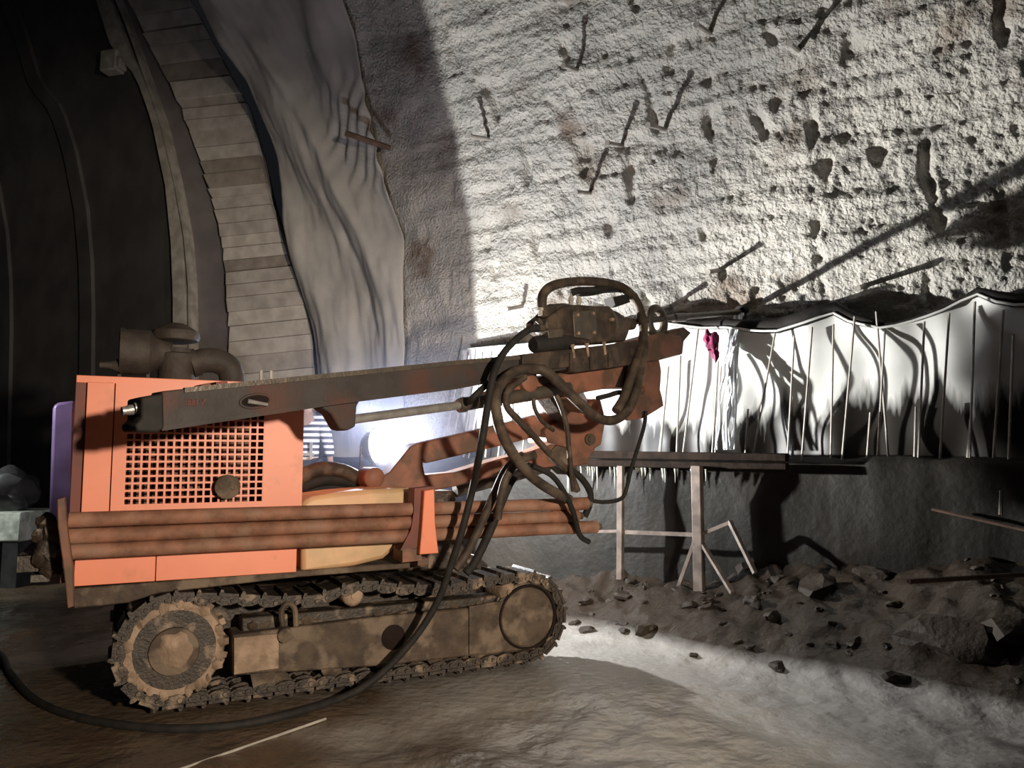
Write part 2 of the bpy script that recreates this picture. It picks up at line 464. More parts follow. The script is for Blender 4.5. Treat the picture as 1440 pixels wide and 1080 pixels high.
# ------------------------------------------------------------------ setting: sprayed wall
ds = 0.024
arc = np.arange(0, 3.0 + RW * radians(84), ds)
Zr = np.where(arc < 3.0, arc, 3.0 + RW * np.sin(np.clip((arc - 3.0) / RW, 0, None)))
Lr = np.where(arc < 3.0, 0.0, RW - RW * np.cos(np.clip((arc - 3.0) / RW, 0, None)))
Tc = np.arange(-5.5, 9.2, ds)
_yy = np.arange(-260, 760, 10.0)                                     # the sprayed wall stops behind the hanging sheet
_gl = [tz(wall_px(float(np.interp(y, [-260, -80, 0, 70, 112, 190, 260, 330, 400, 470, 560, 760], [190, 262, 300, 342, 370, 397, 417, 433, 449, 463, 470, 474])), y, 0.1)) for y in _yy]
_gz = np.array([b for a, b in _gl])[::-1]; _gt = np.array([a for a, b in _gl])[::-1]
Tend = np.interp(Zr, _gz, _gt)
TT, SS = np.meshgrid(Tc, arc)
TT = -5.5 + (TT + 5.5) / (Tc[-1] + 5.5) * (Tend[:, None] + 5.5)
ang = np.where(SS < 3.0, 0.0, (SS - 3.0) / RW)
amp = 0.35 + 0.65 * np.clip((3.35 - TT) / 0.5, 0, 1)                  # the far, older section was sprayed smoother
clump = fbm(TT / 0.21, SS / 0.17, 3, 5)
disp = (0.07 * fbm(TT / 1.3, SS / 1.0, 3, 1)
        + amp * (0.013 * (1 - 2 * np.abs(clump)) + 0.016 * fbm(TT / 0.065, SS / 0.055, 2, 11)
                 + 0.035 * fbm(TT / 1.1, SS / 0.16, 2, 21)))
pits = np.clip(fbm(TT / 0.30, SS / 0.55, 2, 31) - 0.50, 0, 1) * amp
disp = disp - 0.22 * pits
Pz = np.zeros(TT.shape + (3,))
Pz[..., :] = W2 + TT[..., None] * A2 - N2 * (Lr[:, None, None] + 0 * TT[..., None])
Pz[..., 2] = Zr[:, None]
nrm = np.zeros_like(Pz); nrm[..., :] = -N2 * np.cos(ang)[..., None]; nrm[..., 2] = -np.sin(ang)
Pz = Pz + nrm * disp[..., None]
grid_obj('wall_right', Pz, 'shotcrete', kind='structure', label='rough sprayed concrete tunnel wall')

# ------------------------------------------------------------------ floor with mud bank along the wall
RIG_O = gr(235, 1005); RIG_A = radians(26.5)
U = Vector((cos(RIG_A), sin(RIG_A), 0)); V = Vector((-sin(RIG_A), cos(RIG_A), 0)); Zv = Vector((0, 0, 1))
PERSON = Vector((-2.20, 8.35, 0.0)); PERSON_Z = 0.52


def smooth01(x): x = np.clip(x, 0, 1); return x * x * (3 - 2 * x)


def floor_h(x, y):
    x = np.asarray(x, float); y = np.asarray(y, float)
    rr = -((x - W2[0]) * N2[0] + (y - W2[1]) * N2[1]); t = (x - W2[0]) * A2[0] + (y - W2[1]) * A2[1]
    ru = (x - RIG_O.x) * U.x + (y - RIG_O.y) * U.y; rv = (x - RIG_O.x) * V.x + (y - RIG_O.y) * V.y
    near_rig = smooth01(1.4 - np.maximum(np.maximum(-0.5 - ru, ru - 2.9), np.maximum(-0.2 - rv, rv - 1.8)) / 0.6)
    hm = np.interp(t, [-4, -2.2, -1.0, 0.2, 1.2, 2.6, 5, 9], [0.75, 0.72, 0.62, 0.46, 0.36, 0.30, 0.30, 0.2])
    wid = np.interp(t, [-4, -2, 0, 1.5, 4], [1.75, 1.7, 1.45, 1.2, 1.1])
    k = np.clip(1.3 - rr / wid, 0, 1)
    bank = hm * smooth01(k) + k * (0.10 * fbm(x / 0.5, y / 0.5, 3, 41) + 0.04 * fbm(x / 0.13, y / 0.13, 2, 44))
    base = 0.045 * fbm(x / 1.4, y / 1.4, 2, 51) + 0.016 * fbm(x / 0.22, y / 0.3, 3, 55)
    rut = -0.02 * np.exp(-((ru - 3.2 + 0.4 * np.sin(rv)) / 0.2) ** 2)
    h = base * (1 - 0.85 * near_rig) + rut * (1 - near_rig) + bank
    h = h + PERSON_Z * np.exp(-(((x - PERSON.x) / 0.9) ** 2 + ((y - PERSON.y - 0.2) / 0.7) ** 2)) * (1 - near_rig)
    return h - 0.012


gx = np.concatenate([np.arange(-16, -5, 0.1), np.arange(-5, 6.5, 0.035)]); gy = np.concatenate([np.arange(-2, 1.5, 0.2), np.arange(1.5, 10, 0.035), np.arange(10, 22, 0.12)])
GX, GY = np.meshgrid(gx, gy)
FL = np.stack([GX, GY, floor_h(GX, GY)], -1)
grid_obj('floor', FL, 'floor', kind='structure', label='wet muddy tunnel floor')


def fz(x, y): return float(floor_h(np.array([x]), np.array([y]))[0])


# ------------------------------------------------------------------ footing along the wall (dark muddy concrete)
tt = np.arange(-5.5, 6.2, 0.06)
prof = [(0.46, -0.1), (0.45, 0.2), (0.45, 0.5), (0.44, 0.8), (0.44, 1.1), (0.43, 1.30), (0.42, 1.44), (0.37, 1.49), (0.25, 1.50), (0.10, 1.51), (-0.2, 1.51)]
FP = np.zeros((len(prof), len(tt), 3))
for i, (of, z) in enumerate(prof):
    dn = 0.05 * fbm(tt / 0.9, z / 0.5 + 0 * tt, 3, 61) + 0.015 * fbm(tt / 0.14, z / 0.2 + 0 * tt, 2, 63)
    FP[i] = W2 + tt[:, None] * A2 - N2 * (of + dn * (1 if of > 0.3 else 0.3))[:, None] if True else 0
    FP[i, :, 2] = z + 0.03 * fbm(tt / 0.5, 0 * tt + i, 2, 65) * (1 if z > 1.2 else 0)
grid_obj('baseboard_right', FP, 'footing', kind='structure', label='dark muddy concrete footing along the wall')

# ------------------------------------------------------------------ far end of the finished lining: board bulkhead, rim, inside
BP = Vector((-4.5, 10.9, 0)); BD = Vector((0.97, -0.24, 0)).normalized(); BN = Vector((-BD.y, BD.x, 0))


def bp(px, py, o=0.0):                       # on the bulkhead plane, o = towards the viewer
    return on_plane(px, py, BP - BN * o, BN)


def xat(poly, y):
    ys = [p[1] for p in poly]; xs = [p[0] for p in poly]
    return float(np.interp(y, ys, xs))


rim_l = [(-30, -320), (104, -80), (135, 0), (157, 70), (190, 105), (213, 170), (232, 260), (240, 340), (243, 420), (243, 560), (243, 760)]
rim_m = [(4, -320), (135, -80), (166, 0), (186, 50), (203, 100), (228, 170), (247, 250), (262, 330), (268, 400), (270, 560), (270, 760)]
board_l = [(24, -320), (150, -80), (182, 0), (206, 50), (232, 100), (255, 150), (272, 200), (290, 250), (304, 300), (314, 350), (319, 400), (322, 480), (322, 760)]
board_r = [(98, -320), (225, -80), (262, 0), (290, 50), (322, 110), (345, 150), (362, 210), (380, 290), (397, 340), (412, 385), (424, 420), (436, 480), (440, 560), (440, 760)]
ys = list(np.arange(-320, 761, 20))

mb = MB()          # inside of the lining: runs away down the tunnel
rows = []
for y in ys:
    p = bp(xat(rim_l, y), y)
    rows.append([np.array(p + AX * s) for s in np.arange(0, 15, 0.75)])
WL = np.array(rows)
wall_left = grid_obj('wall_left', WL, 'lining', kind='structure', label='dark finished lining running away down the tunnel')
for k, s in enumerate((2.0, 4.6, 8.2)):       # step rings of the shuttering further down the tunnel
    ring = MB(); pl = []
    for y in ys:
        p = bp(xat(rim_l, y), y) + AX * s
        pl.append(p)
    for a, b in zip(pl[:-1], pl[1:]):
        ring.prism([a, b, b + AX * 0.35, a + AX * 0.35], -NW * 0.06)
    obj('form_ring', ring, 'lining', wall_left)
br = MB(); c = bp(158, 88, 0.06); br.box(c, (BD, BN, Zv), (0.14, 0.10, 0.16)); br.box(c + BD * 0.1 - Zv * 0.05, (BD, BN, Zv), (0.10, 0.08, 0.08))
obj('bracket', br, 'rim', wall_left, bevel=0.02)


def strip(pl, pr, y0, y1, o0, depth, step=20):
    m = MB(); yy = list(np.arange(y0, y1 + 1, step))
    L_ = [bp(xat(pl, y), y, o0) for y in yy]; R_ = [bp(xat(pr, y), y, o0) for y in yy]
    n = len(yy); vs = L_ + R_ + [p + BN * depth for p in L_] + [p + BN * depth for p in R_]; fs = []
    for i in range(n - 1):
        fs += [(i, i + 1, n + i + 1, n + i), (2 * n + i, 3 * n + i, 3 * n + i + 1, 2 * n + i + 1), (i, 2 * n + i, 2 * n + i + 1, i + 1), (n + i, n + i + 1, 3 * n + i + 1, 3 * n + i)]
    fs += [(0, n, 3 * n, 2 * n), (n - 1, 3 * n - 1, 4 * n - 1, 2 * n - 1)]
    return m.add(vs, fs)


mid1 = [(x0 + 0.66 * (xat(rim_m, y) - x0), y) for x0, y in rim_l]
obj('trim_1', strip(rim_l, mid1, -320, 740, 0.10, 0.3), 'rim', kind='structure', label='pale steel edge of the lining arch')
lipl = [(x - 4, y) for x, y in rim_m]
obj('edge_flange', strip(lipl, rim_m, -320, 740, 0.10, 0.25), 'rim', bpy.data.objects['trim_1'])
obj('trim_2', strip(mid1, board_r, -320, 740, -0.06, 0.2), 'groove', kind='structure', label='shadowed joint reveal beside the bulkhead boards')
bulk = bpy.data.objects['trim_2']
yb = [-320, -280, -240, -200, -160, -120, -80, -45, -10, 18, 42, 62, 88, 112, 136, 150, 166, 180, 205, 224, 242, 262, 276, 292, 312, 330, 346, 364, 380, 398, 416, 436, 456, 478, 500, 525, 550, 580, 610, 640]
rb = random.Random(5)
for y0, y1 in zip(yb[:-1], yb[1:]):
    o = 0.02 + rb.choice([0, 0.0, 0.02, 0.04]); tilt = 0.10 + 0.12 * max(0, (120 - y0)) / 200
    xl0, xl1 = xat(board_l, y0) + rb.uniform(-2, 2), xat(board_l, y1) + rb.uniform(-2, 2); xr0, xr1 = xat(board_r, y0), xat(board_r, y1)
    e = 0.4
    m = MB().prism([bp(xl0, y0 + e + tilt * 30, o), bp(xr0, y0 + e - tilt * (xr0 - xl0) + tilt * 30, o), bp(xr1, y1 - e - tilt * (xr1 - xl1) + tilt * 30, o), bp(xl1, y1 - e + tilt * 30, o)], BN * 0.08)
    obj('plank', m, rb.choice(['plank', 'plank', 'plank_dark', 'plank_pale']), bulk)

# ------------------------------------------------------------------ hanging geotextile sheet
gl = [(112, -320), (240, -80), (278, 0), (318, 70), (345, 112), (372, 190), (392, 260), (408, 330), (424, 400), (438, 470), (446, 560), (450, 700)]
gr_ = [(380, -320), (458, -80), (482, 0), (497, 45), (508, 95), (518, 140), (528, 185), (534, 225), (540, 260), (552, 300), (562, 330), (566, 380), (570, 420), (572, 470), (572, 560), (572, 700)]
rows = []
for y in np.arange(-320, 701, 6):
    a = wall_px(xat(gl, y), y, 0.22); b = wall_px(xat(gr_, y), y, 0.13)
    r = []
    for i in range(61):
        s = i / 60.0; p = a.lerp(b, s)
        f = 0.10 * sin(s * 9 - y * 0.012 + 1.2 * sin(y * 0.011)) * (1 - 0.3 * s)
        w = max(0, 1 - abs(y - 190) / 90.0) * smooth01(np.array((s - 0.45) / 0.3))
        f += 0.05 * float(w) * sin(s * 60 + y * 0.16)
        f += 0.06 * sin(s * 17 + y * 0.02) * max(0, 1 - abs(y - 60) / 120.0)
        f += 0.07 * math.exp(-((s - (0.26 + (y - 60) * 0.0016)) / 0.05) ** 2) * (1 if y < 270 else math.exp(-((y - 270) / 60.0) ** 2))
        f -= 0.08 * math.exp(-((s - (0.52 + (y - 330) * 0.0012)) / 0.06) ** 2) * math.exp(-((y - 350) / 90.0) ** 2)
        r.append(np.array(p - NW * f))
    rows.append(r)
G = np.array(rows)
G += (-N2) * (0.03 * fbm(np.arange(61)[None, :] / 7.0 + 0 * G[..., 0], np.arange(G.shape[0])[:, None] / 14.0 + 0 * G[..., 0], 3, 71))[..., None]
sheet = grid_obj('geotextile_sheet', G, 'geotextile', solid=0.012, label='grey creased fabric sheet hanging between board bulkhead and sprayed wall', cat='sheet')
rod = MB(); rod.tube([wall_px(486, 187, 0.55), wall_px(512, 196, 0.45), wall_px(548, 208, 0.12)], 0.035, 8)
obj('anchor_bar', rod, 'rust', label='brown steel bar poking through the creased fabric sheet', cat='bar')

# ------------------------------------------------------------------ membrane sheet on the lower wall
rimpx = [(652, 492), (665, 491), (745, 486), (800, 474), (860, 464), (930, 455), (985, 462), (1030, 462), (1060, 467), (1094, 468), (1139, 456), (1173, 441), (1200, 456), (1242, 464), (1271, 458), (1324, 441), (1371, 415), (1411, 433), (1440, 433), (1500, 428), (1700, 400)]
rt = [tz(wall_px(x, y, 0.16)) for x, y in rimpx]
rt_t = np.array([a for a, b in rt])[::-1]; rt_z = np.array([b for a, b in rt])[::-1]
tm = np.arange(-4.6, rt_t.max(), 0.03)
rimz = np.interp(tm, rt_t, rt_z)
nz = 56
S = np.linspace(0, 1, nz)[:, None]
Tm = tm[None, :] + 0 * S; Zm = 1.42 + (rimz[None, :] - 1.42) * S
off = 0.15 + 0.085 * fbm(Tm / 0.62, Zm / 1.6, 2, 81) + 0.05 * fbm(Tm / 1.1 + Zm * 0.5, Zm / 0.8, 2, 83)
off += 0.05 * S ** 6
P = W2 + Tm[..., None] * A2 - N2 * off[..., None]; P[..., 2] = Zm
mem = grid_obj('membrane_sheet', P, 'membrane', solid=0.006, label='shiny pale waterproof sheet along the lower wall, darker below', cat='sheet')
top = [Vector(P[-1, i]) for i in range(0, len(tm), 4)]
tmm = tm[::4]
rad = np.interp(tmm, [tz(wall_px(x, 440, .16))[0] for x in (1440, 1385, 1365, 1330, 1255, 1240, 1150, 1065, 1040, 990, 945, 925, 700)], [0.06, 0.05, 0.018, 0.02, 0.02, 0.05, 0.075, 0.07, 0.05, 0.05, 0.055, 0.02, 0.008]) if False else None
xs_k = (700, 925, 945, 990, 1040, 1065, 1150, 1225, 1250, 1330, 1365, 1385, 1440)
rs_k = (0.008, 0.02, 0.05, 0.05, 0.05, 0.07, 0.07, 0.045, 0.02, 0.02, 0.018, 0.05, 0.06)
tk = np.array([tz(wall_px(x, 440, .16))[0] for x in xs_k]); od = np.argsort(tk)
rad = np.interp(tmm, tk[od], np.array(rs_k)[od])
roll = MB().tube([p + Zv * float(r) * 0.8 for p, r in zip(top, rad)], [float(r) for r in rad], 10)
obj('rim_fold', roll, 'rubber', mem, label='dark rolled top edge')
edge = MB().tube([p - NW * (float(r) + 0.01) for p, r in zip(top, rad)], 0.011, 6)
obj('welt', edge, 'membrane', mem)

# starter bars rising from the footing
def offp(px, py, off): return on_plane(px, py, W0 - NW * off, NW)


bars = [(637, 484, 610, 597), (650, 500, 628, 611), (660, 500, 639, 611), (673, 500, 655, 620), (684, 500, 665, 610), (698, 500, 686, 610), (716, 505, 704, 610), (745, 520, 738, 600), (768, 520, 762, 600), (790, 520, 784, 600),
        (940, 515, 932, 600), (957, 500, 953, 600), (982, 462, 965, 601), (1010, 508, 1004, 600), (1014, 515, 1008, 605), (1090, 468, 1060, 634), (1117, 472, 1112, 561), (1142, 460, 1129, 625), (1172, 456, 1169, 601), (1202, 445, 1192, 557),
        (1232, 438, 1250, 650), (1244, 466, 1240, 540), (1300, 452, 1296, 540), (1335, 440, 1321, 658), (1371, 424, 1367, 545), (1411, 436, 1402, 570), (1288, 572, 1286, 640), (1224, 580, 1218, 660), (1365, 590, 1360, 650), (1425, 470, 1420, 600), (936, 562, 930, 610), (1052, 575, 1048, 640)]
ORD = ['first', 'second', 'third', 'fourth', 'fifth', 'sixth', 'seventh', 'eighth', 'ninth', 'tenth', 'eleventh', 'twelfth', 'thirteenth', 'fourteenth', 'fifteenth', 'sixteenth', 'seventeenth', 'eighteenth', 'nineteenth', 'twentieth', 'last']
bar_label = {}
lf = sorted([k for k, b_ in enumerate(bars) if b_[0] < 1035], key=lambda k: -bars[k][2]); rg_ = sorted([k for k, b_ in enumerate(bars) if b_[0] >= 1035], key=lambda k: bars[k][2])
for i_, k in enumerate(lf): bar_label[k] = 'thin pale steel starter bar, ' + ORD[i_] + ' to the left of the water stream'
for i_, k in enumerate(rg_): bar_label[k] = 'thin pale steel starter bar, ' + ORD[i_] + ' to the right of the water stream'
for k, (x0, y0, x1, y1) in enumerate(bars):
    of = 0.32 + 0.02 * ((k * 7) % 5 - 2)
    a = offp(x0, y0, of); b = offp(x1, y1, of); d = (a - b).normalized(); b2 = b + d * ((1.47 - b.z) / d.z)
    m = MB().tube([b2, a], 0.0095, 7)
    obj('starter_bar', m, 'rebar', origin=b2, label=bar_label[k], cat='bar', group='starter bars along the wall footing')

# bolt stubs poking out of the sprayed wall
stubs = [(690, 196), (835, 272), (819, 102), (934, 182), (1000, 48), (1126, 74), (740, 430), (940, 432), (1215, 402), (875, 205), (1012, 380)]
stub_label = ['short bolt stub in the sprayed wall, the leftmost of all', 'short bolt stub in the sprayed wall, straight above the drill head', 'bolt stub high on the sprayed wall, leftmost of the top three', 'bolt stub alone in the middle of the sprayed wall, right of the pair',
              'bolt stub high on the sprayed wall, middle of the top three', 'bolt stub high on the sprayed wall, rightmost of the top three', 'bolt stub low on the sprayed wall, just left of the drill head', 'bolt stub low on the wall, just above the drill rod',
              'bolt stub above the sheet rim, right of the drill hole', 'bolt stub in the sprayed wall, upper right of the pair over the drill head', 'bolt stub in the sprayed wall, up left from the drill hole']
for k, (x, y) in enumerate(stubs):
    w = wall_px(x, y, -0.05); ln = 0.42 if k < 8 else 0.36
    d = Vector((-NW.x, -NW.y, -0.25 * (w.z > 3))).normalized()
    m = MB().tube([w, w + d * ln], 0.022, 8)
    m.lathe(w + d * (ln - 0.02), d, [(0, 0.028), (0.03, 0.028)], 8)
    obj('bolt_stub', m, 'rebar', origin=w, label=stub_label[k], cat='bolt', group='bolt stubs in the sprayed wall')

# ------------------------------------------------------------------ waler beam with drips, props and brace frame
wl = empty('waler_beam', offp(960, 645, 0.58))
props(wl, 'dark wet timber beam running level along the top of the footing', 'beam')
a = offp(800, 640, 0.60); b = offp(1108, 650, 0.60)
a.z = 1.53; b.z = 1.50
obj('timber', MB().bar(a, b, 0.12, 0.07), 'timber', wl, bevel=0.008)
obj('timber', MB().bar(a - Zv * 0.085 - NW * 0.01, b - Zv * 0.075 - NW * 0.01, 0.10, 0.06), 'timber', wl, bevel=0.008)
dr = MB(); rr = random.Random(9)
for k in range(46):
    s = rr.random() ** 1.3 * 0.75; p = a.lerp(b, s) - Zv * 0.115 - NW * rr.uniform(0.02, 0.055); h = rr.uniform(0.04, 0.14) * (2.0 if rr.random() < 0.12 else 1)
    dr.tube([p, p - Zv * h * 0.5 + U * 0.004, p - Zv * h], [0.010, 0.006, 0.0015], 5)
obj('cement_drip', dr, 'white_concrete', wl, kind='stuff', label='pale cement drips hanging under the beam')
fr = empty('braced_prop', offp(984, 838, 0.80)); props(fr, 'braced steel prop standing on the mud under the level timber beam', 'prop')
q = lambda x, y, o=0.72: offp(x, y, o)
pt = q(980, 655); pb_ = q(984, 845)
obj('post', MB().bar(pb_, pt, 0.085, 0.085, up=NW), 'post', fr, bevel=0.006)
obj('tie', MB().bar(q(876, 748), q(980, 752), 0.02, 0.035), 'post', fr)
for (x0, y0, x1, y1, o1) in [(978, 758, 948, 842, 0.72), (986, 762, 1030, 834, 1.05), (984, 752, 1028, 734, 0.72), (1026, 733, 1062, 806, 0.9)]:
    obj('brace', MB().bar(q(x0, y0), q(x1, y1, o1), 0.035, 0.03), 'post', fr)
f2 = MB().bar(q(872, 815), q(873, 655), 0.055, 0.055, up=NW); f2.bar(q(812, 748), q(872, 747), 0.03, 0.03)
obj('prop_post', f2, 'post', origin=q(872, 815), label='thin upright steel prop left of the braced one, below the beam', cat='prop', bevel=0.004)
obj('ledge_bar', MB().tube([offp(1310, 716, 0.52), offp(1460, 750, 0.54)], 0.012, 6), 'rust', origin=offp(1310, 716, 0.52), label='thin rusty bar lying slanted against the dark footing at right', cat='bar')
obj('footing_peg', MB().tube([offp(1408, 690, 0.5), offp(1407, 724, 0.5)], 0.014, 6), 'post', origin=offp(1407, 724, 0.5), label='short pale steel peg fixed upright on the dark footing face', cat='peg')

# ------------------------------------------------------------------ water gushing from the drill hole
HOLE = wall_px(1045, 438)
ws = MB(); rr = random.Random(4)
for k in range(16):
    jx = rr.uniform(-0.03, 0.035); v0 = rr.uniform(0.75, 1.15); pts = []; rs = []
    for i in range(14):
        t = i / 13 * 0.50
        p = HOLE + AX * (jx * (1 + 2.5 * t) + 0.10 * t) - NW * (0.02 + v0 * t * 0.95) - Zv * (0.02 + 5.2 * t * t)
        p += Vector((rr.uniform(-1, 1), rr.uniform(-1, 1), 0)) * 0.004 * (1 + i * 0.4)
        pts.append(p); rs.append(rr.uniform(0.008, 0.018) * (1 - 0.03 * i))
    ws.tube(pts, rs, 6, smooth=2)
obj('water_stream', ws, 'water', kind='stuff', label='white water stream gushing from the drill hole down the wall', cat='water')

# ------------------------------------------------------------------ drill rod string: passes the mast guide into the wall
MDIR_XY = Vector((1.12, 1.0, 0)).normalized()
rod_at = lambda px, py: on_plane(px, py, HOLE, Vector((-MDIR_XY.y, MDIR_XY.x, 0)))
r_l = rod_at(862, 455)
MDIR = (HOLE - r_l).normalized()
MS = Vector((-MDIR_XY.y, MDIR_XY.x, 0))               # side vector, away from the viewer
MU = MDIR.cross(-MS).normalized()
if MU.z < 0: MU = -MU


def MP(px, py, o=0.0):                                # on the upright plane through the rod, o metres nearer the viewer
    return on_plane(px, py, HOLE - MS * o, MS)


dr_e = empty('drill_rod', r_l, label='slender drill rod reaching from the rig mast into the sprayed wall', cat='rod')
obj('rod', MB().tube([r_l, HOLE + MDIR * 0.1], 0.027, 12), 'steel', dr_e)
obj('collar', MB().lathe(HOLE - MDIR * 0.07, MDIR, [(0, 0.03), (0.01, 0.06), (0.07, 0.065), (0.1, 0.05)], 14), 'rubber', dr_e, label='dark round collar at the drill hole')
obj('coupling', MB().lathe(rod_at(952, 447) - MDIR * 0.05, MDIR, [(0, 0.028), (0.01, 0.038), (0.16, 0.038), (0.17, 0.028)], 12), 'steel', dr_e)

# magenta rag
rg = MB().blob(offp(1002, 482, 0.42), (0.045, 0.04, 0.10), 3, 3, 0.35); rg.blob(offp(996, 476, 0.43), (0.04, 0.035, 0.065), 8, 3, 0.4); rg.blob(offp(1006, 496, 0.42), (0.035, 0.03, 0.07), 12, 2, 0.4)
obj('rag', rg, 'magenta', origin=offp(1002, 500, 0.42), label='crumpled magenta cloth tied on a starter bar beside the drill rod', cat='cloth')

# ------------------------------------------------------------------ floodlight on a stand, and the dust around it
fl = empty('floodlight', (LAMP.x, LAMP.y, fz(LAMP.x, LAMP.y)), label='glaring white work floodlight on a stand behind the rig', cat='lamp')
fs = FD.cross(Zv).normalized(); fu = fs.cross(FD)
obj('housing', MB().lathe(LAMP - FD * 0.12, FD, [(0, 0.08), (0.03, 0.12), (0.12, 0.185), (0.165, 0.19), (0.165, 0.17)], 28), 'steel', fl)
obj('lens', MB().lathe(LAMP + FD * 0.03, FD, [(0, 0.165), (0.03, 0.15), (0.045, 0.10), (0.05, 0.02)], 28), 'lamp_face', fl)
fb = Vector((LAMP.x, LAMP.y, fz(LAMP.x, LAMP.y)))
obj('pole', MB().tube([fb + Zv * 0.25, LAMP - Zv * 0.16 - FD * 0.03], 0.02, 8), 'steel', fl)
for k in range(3):
    an = 2 * pi * k / 3 + 0.4; e = fb + Vector((cos(an), sin(an), 0)) * 0.4; e.z = fz(e.x, e.y) + 0.012
    obj('leg', MB().tube([fb + Zv * 0.55, e], 0.014, 6), 'steel', fl)
obj('yoke', MB().tube([LAMP + fs * 0.24, LAMP + fs * 0.25 - Zv * 0.18, LAMP - fs * 0.25 - Zv * 0.18, LAMP - fs * 0.24], 0.012, 6), 'steel', fl)

hz = bpy.data.materials.new('dust_haze'); hz.use_nodes = True
nt, N, L = nodes_of(hz)
N.remove(N['Principled BSDF'])
vs_ = N.new('ShaderNodeVolumeScatter'); vs_.inputs['Color'].default_value = (0.66, 0.72, 1.0, 1); vs_.inputs['Anisotropy'].default_value = 0.25
tc = N.new('ShaderNodeTexCoord'); ln_ = N.new('ShaderNodeVectorMath'); ln_.operation = 'LENGTH'
L.new(tc.outputs['Object'], ln_.inputs[0])
mr = N.new('ShaderNodeMapRange'); mr.inputs[1].default_value = 0.0; mr.inputs[2].default_value = 1.0; mr.inputs[3].default_value = 1.0; mr.inputs[4].default_value = 0.0
L.new(ln_.outputs['Value'], mr.inputs[0])
pw = N.new('ShaderNodeMath'); pw.operation = 'POWER'; pw.inputs[1].default_value = 4.0; L.new(mr.outputs[0], pw.inputs[0])
ml = N.new('ShaderNodeMath'); ml.operation = 'MULTIPLY'; ml.inputs[1].default_value = 0.21; L.new(pw.outputs[0], ml.inputs[0])
L.new(ml.outputs[0], vs_.inputs['Density']); L.new(vs_.outputs[0], N['Material Output'].inputs['Volume'])
hb = MB().blob((0, 0, 0), (1, 1, 1), 0, 3, 0.0)
ho = obj('dust_haze', hb, hz, kind='stuff', label='bluish dusty haze glowing around the floodlight', cat='haze')
ho.location = LAMP + Vector((-0.25, 0.45, 0.15)); ho.scale = (2.6, 2.3, 1.85)

# ------------------------------------------------------------------ the drilling rig
rig = empty('drilling_rig', RIG_O, RIG_A, label='orange crawler drilling rig with raised boom and long feed mast aimed at the wall', cat='drilling rig')


def RP(px, py, v=0.0): return on_plane(px, py, RIG_O + V * v, V)
def RU(u, v, z): return RIG_O + U * u + V * v + Zv * z
def UZ(px, py, v=0.0):
    p = RP(px, py, v) - RIG_O; return p.dot(U), p.z


def rbox(u0, u1, v0, v1, z0, z1): return MB().box(RU((u0 + u1) / 2, (v0 + v1) / 2, (z0 + z1) / 2), (U, V, Zv), ((u1 - u0) / 2, (v1 - v0) / 2, (z1 - z0) / 2))
def rpoly(pts, v, depth): return MB().prism([RP(x, y, v) for x, y in pts], V * depth)
def mpoly(pts, o, depth): return MB().prism([MP(x, y, o) for x, y in pts], MS * depth)


# --- tracks
ui, zi = 2.40, 0.345; us, zs_ = 0.03, 0.365; Rs, Ri = 0.315, 0.295
path = []
for k in range(0, 25):
    a_ = -pi / 2 - pi * k / 24; path.append((us + Rs * cos(a_), zs_ + Rs * sin(a_)))
path += [(0.30, 0.655), (0.60, 0.615), (0.85, 0.60), (1.10, 0.66), (1.22, 0.665), (1.45, 0.625), (1.75, 0.60), (2.00, 0.625), (2.2, 0.64)]
for k in range(0, 25):
    a_ = pi / 2 - pi * k / 24; path.append((ui + Ri * cos(a_), zi + Ri * sin(a_)))
path += [(1.8, 0.05), (1.2, 0.05), (0.6, 0.05)]
dense = []
for i in range(len(path)):
    (x0, z0), (x1, z1) = path[i], path[(i + 1) % len(path)]
    n = max(1, int(math.hypot(x1 - x0, z1 - z0) / 0.01))
    for j in range(n): dense.append((x0 + (x1 - x0) * j / n, z0 + (z1 - z0) * j / n))
cum = [0.0]
for i in range(len(dense)):
    a_, b_ = dense[i], dense[(i + 1) % len(dense)]; cum.append(cum[-1] + math.hypot(b_[0] - a_[0], b_[1] - a_[1]))
TOT = cum[-1]; NSH = int(round(TOT / 0.128))


def along(s):
    s = s % TOT; i = int(np.searchsorted(cum, s, side='right')) - 1; i = min(i, len(dense) - 1)
    a_, b_ = dense[i], dense[(i + 1) % len(dense)]; t = (s - cum[i]) / max(cum[i + 1] - cum[i], 1e-6)
    return (a_[0] + (b_[0] - a_[0]) * t, a_[1] + (b_[1] - a_[1]) * t)


def make_shoe_mesh():
    m = MB(); ex, ey, ez = Vector((1, 0, 0)), Vector((0, 1, 0)), Vector((0, 0, 1))   # x along the chain, y across, z outward
    m.box((0, 0.175, 0.012), (ex, ey, ez), (0.058, 0.175, 0.010))
    m.prism([(-0.056, 0, 0.02), (-0.050, 0, 0.040), (-0.036, 0, 0.040), (-0.028, 0, 0.02)], (0, 0.35, 0))
    for y in (0.012, 0.10, 0.235, 0.318):
        m.prism([(-0.070, y, 0.002), (-0.066, y, -0.04), (-0.03, y, -0.055), (0.02, y, -0.048), (0.060, y, -0.03), (0.064, y, 0.002)], (0, 0.022, 0))
    for x in (-0.035, 0.03):
        m.lathe((x, -0.004, -0.022), (0, 1, 0), [(0, 0.013), (0.35, 0.013)], 8)
    me = bpy.data.meshes.new('shoe'); me.from_pydata([tuple(v) for v in m.v], [], m.f)
    bm = bmesh.new(); bm.from_mesh(me); bmesh.ops.recalc_face_normals(bm, faces=bm.faces); bm.to_mesh(me); bm.free()
    me.materials.append(MT['track']); return me


shoe_me = make_shoe_mesh()


